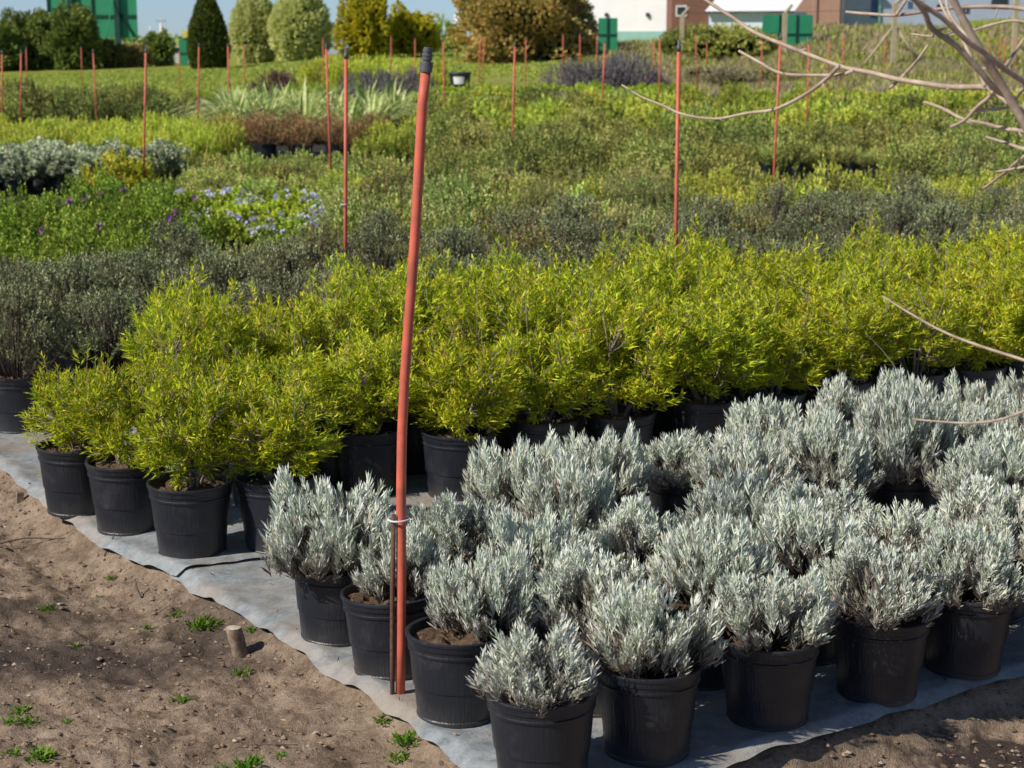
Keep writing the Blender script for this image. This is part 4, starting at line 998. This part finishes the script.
def weed_mesh(n):
    P = np.zeros((n, 3)); an = RNG.uniform(0, 6.28, n); P[:, 0] = np.cos(an) * .012 * RNG.random(n); P[:, 1] = np.sin(an) * .012 * RNG.random(n)
    P += RNG.normal(size=(n, 3)) * np.array([.012, .012, .001])
    D = np.stack([np.cos(an), np.sin(an), RNG.uniform(.3, 1.4, n)], 1)
    return leaves_mesh('weed', P, D, RNG.uniform(.012, .034, n), .006, M['weed'], bend=.3)
WD = [weed_mesh(60), weed_mesh(110), weed_mesh(40)]
for px_, py_, s_, v, lab in ((203, 618, 1.3, 1, 'largest green weed tuft on the soil, left of the wooden stub'), (57, 514, .8, 0, 'small weed by the mat edge below the leftmost shrub pot'), (242, 663, .8, 0, 'small weed just below the wooden stub'),
    (252, 630, .7, 2, 'tiny weed between the stub and the mat'), (176, 607, .7, 0, 'small weed just left of the largest tuft'), (147, 618, .6, 2, 'tiny weed left of the largest tuft'), (182, 692, .9, 2, 'pale weed in the middle of the bare soil'),
    (47, 600, .8, 0, 'small weed on the left soil, alone above the dark patch'), (110, 570, .6, 2, 'tiny weed halfway along the mat edge'), (99, 580, .5, 2, 'tiny weed left of another halfway along the mat edge'),
    (21, 700, .9, 2, 'sparse weed near the left border, upper one'), (28, 712, .9, 0, 'sparse weed near the left border, middle one'), (8, 716, .8, 2, 'sparse weed right at the left border'), (66, 713, .6, 2, 'small weed right of the left-border weeds'),
    (42, 758, 1.1, 1, 'bright weed tuft at the bottom left'), (12, 755, .8, 2, 'faint weed in the bottom left corner'), (250, 762, 1.1, 1, 'bright weed tuft at the bottom edge below the stub'), (222, 766, .9, 2, 'faint weed at the bottom edge left of the bright one'),
    (282, 752, .6, 2, 'tiny weed at the bottom edge right of the bright one'), (385, 720, .8, 0, 'small weed at the mat edge left of the tall stake foot'), (408, 738, 1.1, 1, 'weed tuft at the mat edge below the tall stake foot'), (399, 749, .9, 0, 'weed at the mat edge, lowest below the tall stake'),
    (320, 672, .6, 2, 'tiny weed at the mat edge right of the stub'), (75, 637, .5, 2, 'tiny weed on the dark soil patch')):
    x, y, _ = at_z(px_, py_, -.03); o = link('weed', WD[v]); o.location = (x, y, gz(x, y)); o.scale = (s_,) * 3; o.rotation_euler = (0, 0, RNG.uniform(0, 6))
    tag(o, lab, 'weed', 'weeds on the bare soil')
# trailing shoots at the leftmost shrub
x, y, _ = at_z(58, 480, .03)
P = []; D = []
for k in range(5):
    c = np.array([x + .035 * k - .03, y + .02 * (k % 2), .05 + .012 * (k % 3)])
    for q in range(17): P.append(c + RNG.normal(size=3) * .008); D.append(RNG.normal(size=3) + np.array([0, -.2, .5]))
o = link('shoot', leaves_mesh('shoot', np.array(P), np.array(D), .045, .0065, M['yel'], np.zeros(len(P)))); tag(o, 'low yellow-green shoots lying on the mat before the leftmost shrub pot', 'shoot')

def scatter_lumps(name, n, fn, smin, smax, mat):
    V = []; T = []
    base = [(0, 0, 1), (.9, 0, .1), (.3, .85, 0), (-.75, .5, .1), (-.7, -.55, 0), (.3, -.9, .1), (0, 0, -.6)]
    F = [(0, 1, 2), (0, 2, 3), (0, 3, 4), (0, 4, 5), (0, 5, 1), (6, 2, 1), (6, 3, 2), (6, 4, 3), (6, 5, 4), (6, 1, 5)]
    pts = fn(n)
    zz = ground_z(pts[:, 0], pts[:, 1])
    for (x, y), z in zip(pts, zz):
        s_ = smin + (smax - smin) * RNG.random() ** 4; o = len(V); an = RNG.uniform(0, 6.28); c, sn = math.cos(an), math.sin(an)
        for q in base:
            q = np.array(q) * RNG.uniform(.7, 1.25, 3) * s_
            V.append((x + q[0] * c - q[1] * sn, y + q[0] * sn + q[1] * c, z + q[2] * .6 + s_ * .1))
        T += [tuple(o + i for i in f) for f in F]
    return mesh_np(name, V, None, T, mat, smooth=False)
def soil_pts(n):
    m = n * 6; x = RNG.uniform(-2.4, 1.6, m); y = RNG.uniform(3.5, 7.4, m); a, b = toAB(x, y)
    ok = (np.minimum(a - edge_a(b), b - edge_b(a)) < .015) & ((fbm(x, y, 3, 2) > -.15) | (RNG.random(m) < .3))
    return np.stack([x[ok], y[ok]], 1)[:n]
CL = NT('earth_clod'); g_ = CL.n('ShaderNodeNewGeometry')
CL.bsdf(CL.ramp(g_.outputs['Random Per Island'], [(0, (.10, .066, .045)), (.5, (.24, .165, .115)), (.96, (.33, .24, .17)), (1, (.50, .44, .36))]), .95, CL.noise(120, 3, .6, CL.pos()), .6, .01, spec=.1)
o = link('soil_clods', scatter_lumps('soil_clods', 9000, soil_pts, .0015, .013, CL.m)); tag(o, 'loose crumbs and clods on the bare soil', 'clods', kind='stuff')
# litter: dead leaves and straw on soil and mat
P = []; D = []
for k in range(1500):
    x = RNG.uniform(-2.3, 1.8); y = RNG.uniform(3.6, 7.4); a, b = toAB(x, y); ins = min(a - float(edge_a(b)), b - float(edge_b(a)))
    if ins > .03 and RNG.random() < .35: continue
    z = .022 if ins > .02 else gz(x, y) + .006
    P.append((x, y, z)); D.append((RNG.normal(), RNG.normal(), RNG.uniform(-.02, .25)))
LT = NT('dead_leaf'); g_ = LT.n('ShaderNodeNewGeometry')
LT.bsdf(LT.ramp(g_.outputs['Random Per Island'], [(0, (.06, .04, .03)), (.6, (.20, .13, .08)), (.93, (.34, .25, .16)), (1, (.55, .42, .12))]), .9, spec=.1)
o = link('leaf_litter', leaves_mesh('leaf_litter', np.array(P), np.array(D), RNG.uniform(.008, .03, len(P)), RNG.uniform(.0015, .007, len(P)), LT.m, bend=.25)); tag(o, 'dead leaves and straw bits on soil and mat', 'litter', kind='stuff')
for pts, lab in ((((-.02, 0, 0), (.08, .05, .01), (.2, .06, .004), (.29, .10, .012)), 'long thin dark twig on the soil at the left'), (((0, 0, .0), (.07, -.004, .008), (.16, .006, .004)), 'short dark twig on the soil near the bottom'),
                 (((0, 0, .0), (.02, .03, .045), (.03, .05, .075)), 'dry brown twig poking up at the mat edge by the wrinkle'), (((0, 0, .0), (-.02, .02, .03), (-.03, .05, .05)), 'dry brown twig leaning at the mat edge')):
    k = lab; c = {'long': (0, 535), 'shor': (235, 737), 'dry ': (104, 553)}[lab[:4]]
    if 'leaning' in lab: c = (141, 585)
    x, y, _ = at_z(*c, -.02); o = link('twig', tubes('twig', [smooth_path([Vector(p) for p in pts], [.003] * (len(pts) - 1) + [.0012], 4)], M['dtwig'], 6)); o.location = (x, y, gz(x, y) + .004)
    tag(o, lab, 'twig')
# long dry stem rising from the right-hand lavenders
pp = [at_y(899, 374, 5.9), at_y(882, 350, 5.88), at_y(865, 333, 5.86)]
o = link('dry_stem', tubes('dry_stem', [smooth_path([Vector(at_y(905, 400, 5.92))] + [Vector(p) for p in pp], [.0016, .0014, .0011, .0007], 4)], BR2, 5)); tag(o, 'thin dry stem arching above the tallest lavender', 'stem')

# ------------------------------------------------------------------ background structures
WHITE = simple_mat('white_render', (0.80, 0.79, 0.77), 0.8, 0.05, .8, bstr=.05)
BLUEW = simple_mat('pale_blue_metal_wall', (0.55, 0.66, 0.70), 0.6, 0.06, .8, bstr=.05)
GREYB = simple_mat('blue_grey_wall', (0.40, 0.46, 0.56), 0.7, 0.10, .6, bstr=.05)
def brick(name, c1, c2, cm):
    s = NT(name); b = s.n('ShaderNodeTexBrick', i_Scale=1.0); b.inputs['Color1'].default_value = (*c1, 1); b.inputs['Color2'].default_value = (*c2, 1); b.inputs['Mortar'].default_value = (*cm, 1)
    b.inputs['Brick Width'].default_value = .3; b.inputs['Row Height'].default_value = .11; b.inputs['Mortar Size'].default_value = .012
    mp = s.n('ShaderNodeMapping'); mp.inputs['Rotation'].default_value = (math.pi / 2, 0, 0); s.l(s.objco(), mp.inputs[0]); s.l(mp.outputs[0], b.inputs[0])
    c = s.mix(.25, b.outputs[0], s.ramp(s.noise(.7, 4, .6, s.objco()), [(.3, c1), (.7, cm)])); s.bsdf(c, .85, spec=.2); return s.m
BRK = brick('pink_brick', (.47, .245, .165), (.53, .29, .20), (.50, .36, .28)); BRKD = brick('dark_brick', (.20, .085, .058), (.25, .11, .075), (.24, .14, .10))
GRN = simple_mat('green_sheet_metal', (0.03, 0.26, 0.125), 0.55, 0.12, 1.5, spec=.4, bstr=.05); GRND = simple_mat('dark_green_frame', (0.010, 0.05, 0.035), 0.6, 0.15, 3)
DARK = simple_mat('dark_glass', (0.03, 0.04, 0.055), 0.2, 0.2, 3); CONC = simple_mat('weathered_concrete', (0.42, 0.36, 0.22), 0.9, 0.2, 5); LT_M = simple_mat('light_roof_sheet', (0.72, 0.76, 0.80), 0.5, 0.05, .6)
BLU = simple_mat('blue_paint', (0.05, 0.13, 0.26), 0.6, 0.15, 3)
def bld(name, p0, p1, d, depth, zt, mat, label, cat='building', z0=1.2):
    x0, x1 = px_x(p0, d), px_x(p1, d); root = empty(name, ((x0 + x1) / 2, d, z0)); hw = (x1 - x0) / 2
    link('wall', boxes('wall', [(-hw, hw, 0, depth, 0, zt - z0)], mat), root); tag(root, label, cat); return root, hw
def zpx(py, d): return CAMH + (42 - py) / FPX * d
# white hall
r, hw = bld('white_building', 582, 675, 118, 5, 7.6, WHITE, 'big white rendered building behind the rusty tree')
link('roof', mesh_np('roof', [(-hw - .3, -.3, 6.4), (hw + .1, -.3, 6.4), (hw + .1, 2.5, 7.4), (-hw - .3, 2.5, 7.4), (hw + .1, 5.3, 6.4), (-hw - .3, 5.3, 6.4)], [(0, 1, 2, 3), (3, 2, 4, 5)], None, LT_M), r)
for xx in (-1.6, 1.35): link('lamp', boxes('lamp', [(xx - .09, xx + .09, -.22, -.002, zpx(16, 118) - 1.2 - .13, zpx(16, 118) - 1.2 + .13)], DARK), r)
link('plinth', boxes('plinth', [(-hw - .02, hw + .02, -.06, -.003, 0, 1.25)], simple_mat('teal_plinth', (.25, .45, .38), .7, .1, 2)), r)
r.rotation_euler.z = -R(22)
# dark brick house end with a small window
r, hw = bld('brick_house', 671, 716, 112, 4, 8.5, BRKD, 'dark brick house beside the white building')
zz = zpx(13, 112) - 1.2; f_ = link('window', boxes('window', [(-hw + .25, -hw + .95, -.06, -.003, zz - .3, zz + .4)], WHITE), r); link('pane', boxes('pane', [(-hw + .33, -hw + .87, -.075, -.062, zz - .2, zz + .3)], DARK), f_)
link('roof', boxes('roof', [(-hw - .1, hw + .1, -.3, 4.2, 7.31, 7.5)], BRKD), r)
# light metal warehouse
r, hw = bld('white_warehouse', 707, 791, 108, 5, zpx(13, 108), BLUEW, 'low warehouse with pale blue wall and white sloping roof')
zr = zpx(13, 108) - 1.2
link('roof', mesh_np('roof', [(-hw - .2, -.4, zr + .02), (hw + .2, -.4, zr + .02), (hw + .2, 5.2, zr + 1.6), (-hw - .2, 5.2, zr + 1.6)], [(0, 1, 2, 3)], None, WHITE), r)
link('gutter', boxes('gutter', [(-hw - .2, hw + .2, -.52, -.41, zr - .09, zr + .03)], DARK), r)
r.rotation_euler.z = -R(20)
# pink brick hall and grey-blue hall
r, hw = bld('brick_building', 788, 838, 119, 12, 7.8, BRK, 'pinkish brick building right of the green panels')
link('roof', boxes('roof', [(-hw - .15, hw + .15, -.3, 12.3, 6.61, 6.8)], LT_M), r)
link('pilaster', boxes('pilaster', [(-.12, .12, -.1, -.003, 0, 6.6)], BRK), r)
r, hw = bld('grey_building', 839, 1120, 121, 14, 7.8, GREYB, 'long blue-grey building at the top right behind the bare branches')
link('corner_trim', boxes('corner_trim', [(-hw - .02, -hw + .22, -.08, -.003, 0, 6.6)], WHITE), r)
link('roof', boxes('roof', [(-hw - .02, hw + .2, -.3, 14.3, 6.61, 6.8)], LT_M), r)
def bx2(p0, p1, y0, y1, d=121): 
    cx = r.location.x; return (px_x(p0, d) - cx, px_x(p1, d) - cx, -.07, -.004, zpx(y1, d) - 1.2, zpx(y0, d) - 1.2)
link('door', boxes('door', [bx2(869, 876, -8, 19)], BLU), r); link('window', boxes('window', [bx2(905, 909, -2, 9)], BLU), r); link('window', boxes('window', [bx2(934, 941, 6, 11)], DARK), r)
link('window', boxes('window', [bx2(960, 966, 8, 14)], DARK), r); link('dark_panel', boxes('dark_panel', [bx2(988, 1004, 0, 9)], DARK), r)
link('pipe', boxes('pipe', [(px_x(875.5, 121) - r.location.x, px_x(877.5, 121) - r.location.x, -.16, -.075, 0, 6.6)], simple_mat('mint_pipe', (.35, .62, .55), .6, .1, 3)), r)
# grey shed at the left of golden tree
r, hw = bld('grey_shed', 326, 352, 130, 6, zpx(26, 130), GREYB, 'grey shed between the round tree and the golden tree', z0=.3)
link('roof', boxes('roof', [(-hw - .1, hw + .1, -.2, 6.2, zpx(26, 130) - .3 + .003, zpx(23, 130) - .3)], simple_mat('slate_roof', (.14, .16, .20), .7, .15, 3)), r)
# billboard seen from behind
d = 112; x0, x1 = px_x(50, d), px_x(139, d); root = empty('green_billboard', ((x0 + x1) / 2, d, 0)); hw = (x1 - x0) / 2; zb = zpx(38, d); zt = zpx(-22, d)
link('panel', boxes('panel', [(-hw, hw, 0, .08, zb, zt)], GRN), root)
for p in (74, 120): link('post', boxes('post', [(px_x(p, d) - (x0 + x1) / 2 - .17, px_x(p, d) - (x0 + x1) / 2 + .17, -.30, -.003, -.2 if p == 120 else 0, zt - .2)], GRND), root)
for p in (95, 51.0): link('rib', boxes('rib', [(px_x(p, d) - (x0 + x1) / 2 - .05, px_x(p, d) - (x0 + x1) / 2 + .05, -.10, -.003, zb, zt)], GRND), root)
link('rail', boxes('rail', [(-hw, hw, -.12, -.004, zpx(16.8, d) - .05, zpx(16.8, d) + .05)], GRND), root)
a_, b_ = Vector((px_x(123, d) - root.location.x, -.15, zpx(17, d))), Vector((px_x(136, d) - root.location.x, -.15, zpx(37, d)))
link('brace', tubes('brace', [([a_, b_], [.05, .05])], GRND, 6), root)
link('brace', tubes('brace', [([Vector((px_x(117, d) - root.location.x, -.25, zpx(0, d))), Vector((px_x(112, d) - root.location.x, -1.6, zpx(44, d)))], [.035, .035])], GRN, 6), root)
tag(root, 'large green billboard seen from behind, with dark frame and posts', 'billboard')
# green panels
def panel(p0, p1, y0, y1, d, label, ribs, nm='metal_gate', cat='gate'):
    x0, x1 = px_x(p0, d), px_x(p1, d); c = (x0 + x1) / 2; z0 = zpx(y1, d); root = empty(nm, (c, d, z0))
    link('sheet', boxes('sheet', [(x0 - c, x1 - c, 0, .05, 0, zpx(y0, d) - z0)], GRN), root)
    for q in ribs: link('rib', boxes('rib', [(px_x(q, d) - c - .03, px_x(q, d) - c + .03, -.05, -.003, 0, zpx(y0, d) - z0)], GRND), root)
    link('rail', boxes('rail', [(x0 - c, x1 - c, -.04, -.002, (zpx(y0, d) - z0) * .5 - .03, (zpx(y0, d) - z0) * .5 + .03)], GRND), root)
    tag(root, label, cat); return root
panel(761, 811, 16, 53, 69, 'wide green sheet-metal gate panel with a post in front of its middle', (778, 795))
panel(598, 617, 19, 51, 70, 'narrow green sheet-metal panel between the rusty tree and the white building', (607,), 'metal_fence', 'fence')
r = panel(180, 188, 38, 68, 104, 'small green kiosk panel left of the conifer', (), 'green_kiosk', 'kiosk')
link('lamp', boxes('lamp', [(-.02, .34, -.1, .1, 1.85, 2.3)], simple_mat('yellow_plastic', (.75, .62, .12), .5, .1, 4)), r)
# bent-top concrete posts
def cpost(px_, py_b, py_t, d, w_, arm, label, braces=False, mat=CONC):
    x = px_x(px_, d); z0 = zpx(py_b, d); h = zpx(py_t, d) - z0; root = empty('concrete_post', (x, d, z0))
    link('post', boxes('post', [(-w_ / 2, w_ / 2, -w_ / 2, w_ / 2, -1.0, h)], mat), root)
    if arm: link('arm', tubes('arm', [([Vector((0, 0, h - .03)), Vector((arm[0], 0, h + arm[1]))], [w_ * .42, w_ * .3])], mat, 6), root)
    if braces:
        for sx_ in (-1, 1): link('brace', tubes('brace', [([Vector((sx_ * .05, 0, h * .62)), Vector((sx_ * 1.15, 0, -.1))], [.055, .055])], mat, 6), root)
    tag(root, label, 'post'); return root
cpost(681, 46, 16, 66, .16, (.28, .28), 'bent-top concrete post in front of the dark brick house')
cpost(783, 60, 14, 66, .17, (.26, .30), 'bent-top concrete post in front of the green gate panel')
r = cpost(892, 66, 5, 62, .17, (.35, .3), 'concrete post with two slanting braces, at the right'); 
for sx_ in (-1, 1): link('brace', tubes('brace', [([Vector((sx_ * .06, 0, zpx(28, 62) - zpx(66, 62))), Vector((sx_ * 1.02, 0, .1))], [.05, .05])], CONC, 6), r)
cpost(1012, 62, -5, 62, .16, (.3, .3), 'concrete post at the right edge behind the bare branches')
cpost(145, 60, 43, 95, .10, (.28, .22), 'thin dark post with a bent lamp head, right of the billboard', mat=GRND)
# wire between the posts
wz = [Vector((px_x(681, 66), 66, zpx(14, 66))), Vector((px_x(783, 66), 66, zpx(14, 66))), Vector((px_x(892, 62), 62, zpx(10, 62))), Vector((px_x(1012, 62), 62, zpx(10, 62)))]
o = link('fence_wire', tubes('fence_wire', [(wz, [.008] * 4)], DARK, 5)); tag(o, 'thin fence wire strung along the concrete posts', 'wire')
# black tub with a white label
d = 57; x = px_x(460, d); root = empty('plant_tub', (x, d, zpx(86, d)))
link('tub', lathe('tub', [(.29, 0), (.30, .02), (.36, .42), (.375, .43), (.38, .50), (.36, .50), (.35, .44), (.30, .40)], simple_mat('dark_blue_plastic', (.02, .035, .055), .5, .2, 8), 24), root)
V = []; Q = []
for i in range(9):
    t = math.radians(-128 + i * 8)
    for z in (.12, .36): V.append(((.305 + .14 * z + .004) * math.cos(t), (.305 + .14 * z + .004) * math.sin(t), z))
for i in range(8): Q.append((2 * i, 2 * i + 2, 2 * i + 3, 2 * i + 1))
link('paper_label', mesh_np('paper_label', V, Q, None, WHITE), root)
tag(root, 'large dark plastic tub with a white label, before the rusty tree', 'tub')
# white water tank, antenna, car far away
d = 150; root = empty('water_tank', (px_x(461, d), d, 0)); link('tank', lathe('tank', [(.5, zpx(28, d)), (.56, zpx(27, d)), (.56, zpx(16, d)), (.3, zpx(13, d)), (.01, zpx(12.5, d))], WHITE, 20), root)
link('stand', boxes('stand', [(-.4, -.3, -.4, -.3, 0, zpx(28, d)), (.3, .4, -.4, -.3, 0, zpx(28, d)), (-.4, -.3, .3, .4, 0, zpx(28, d)), (.3, .4, .3, .4, 0, zpx(28, d))], GRND), root); tag(root, 'small white water tank seen over the bushes left of the rusty tree', 'tank')
d = 260; root = empty('antenna_mast', (px_x(162, d), d, 0)); link('mast', tubes('mast', [([(0, 0, 0), (0, 0, zpx(20, d))], [.25, .15])], WHITE, 6), root)
link('platform', boxes('platform', [(-.7, .7, -.2, .2, zpx(23, d), zpx(20.5, d))], GREYB), root); link('rod', tubes('rod', [([(-1.7, 0, 0), (-1.7, 0, zpx(27, d))], [.1, .06])], WHITE, 6), root); tag(root, 'pale antenna mast on the horizon right of the billboard', 'mast')
# parked white car
d = 108; x = px_x(174, d); root = empty('parked_car', (x, d, .05), R(12))
prof = [(-1.9, .35), (-1.95, .75), (-1.5, .95), (-1.0, 1.4), (.5, 1.42), (1.1, 1.0), (1.85, .85), (1.95, .4)]
V = [(a, -.8, z) for a, z in prof] + [(a, .8, z) for a, z in prof]; n = len(prof); Q = [(i, i + 1, n + i + 1, n + i) for i in range(n - 1)] + [(n - 1, 0, n, 2 * n - 1)]
Q += [(0, 7, 6, 1), (1, 6, 5, 2), (2, 5, 4, 3)]; Q += [tuple(n + q for q in f[::-1]) for f in [(0, 7, 6, 1), (1, 6, 5, 2), (2, 5, 4, 3)]]
link('body', mesh_np('body', V, Q, None, simple_mat('white_car_paint', (.75, .76, .78), .3, .03, 1)), root)
link('side_window', mesh_np('side_window', [(-1.3, -.805, 1.0), (.9, -.805, 1.0), (.45, -.805, 1.34), (-.95, -.805, 1.34)], [(0, 1, 2, 3)], None, DARK), root)
for sx_ in (-1.2, 1.2): link('wheel', tubes('wheel', [([(sx_, -.86, .32), (sx_, -.66, .32)], [.32, .32])], simple_mat('tyre', (.02, .02, .02), .8), 16), root)
tag(root, 'white car parked far away between the dark bush and the kiosk', 'car')
# white plant sign at the bed
d = 21.2; x = px_x(166, d); root = empty('bed_sign', (x, d, 0)); link('board', boxes('board', [(-.075, .075, -.004, .004, .30, .39)], simple_mat('grey_sign', (.45, .5, .5), .6, .05, 5)), root); link('stick', boxes('stick', [(-.008, .008, .005, .02, 0, .36)], CONC), root)
tag(root, 'small blank grey sign at the right end of the cream variegated bushes', 'sign')
bpy.context.view_layer.update()
print('objects', len(bpy.data.objects), N_PLACED)
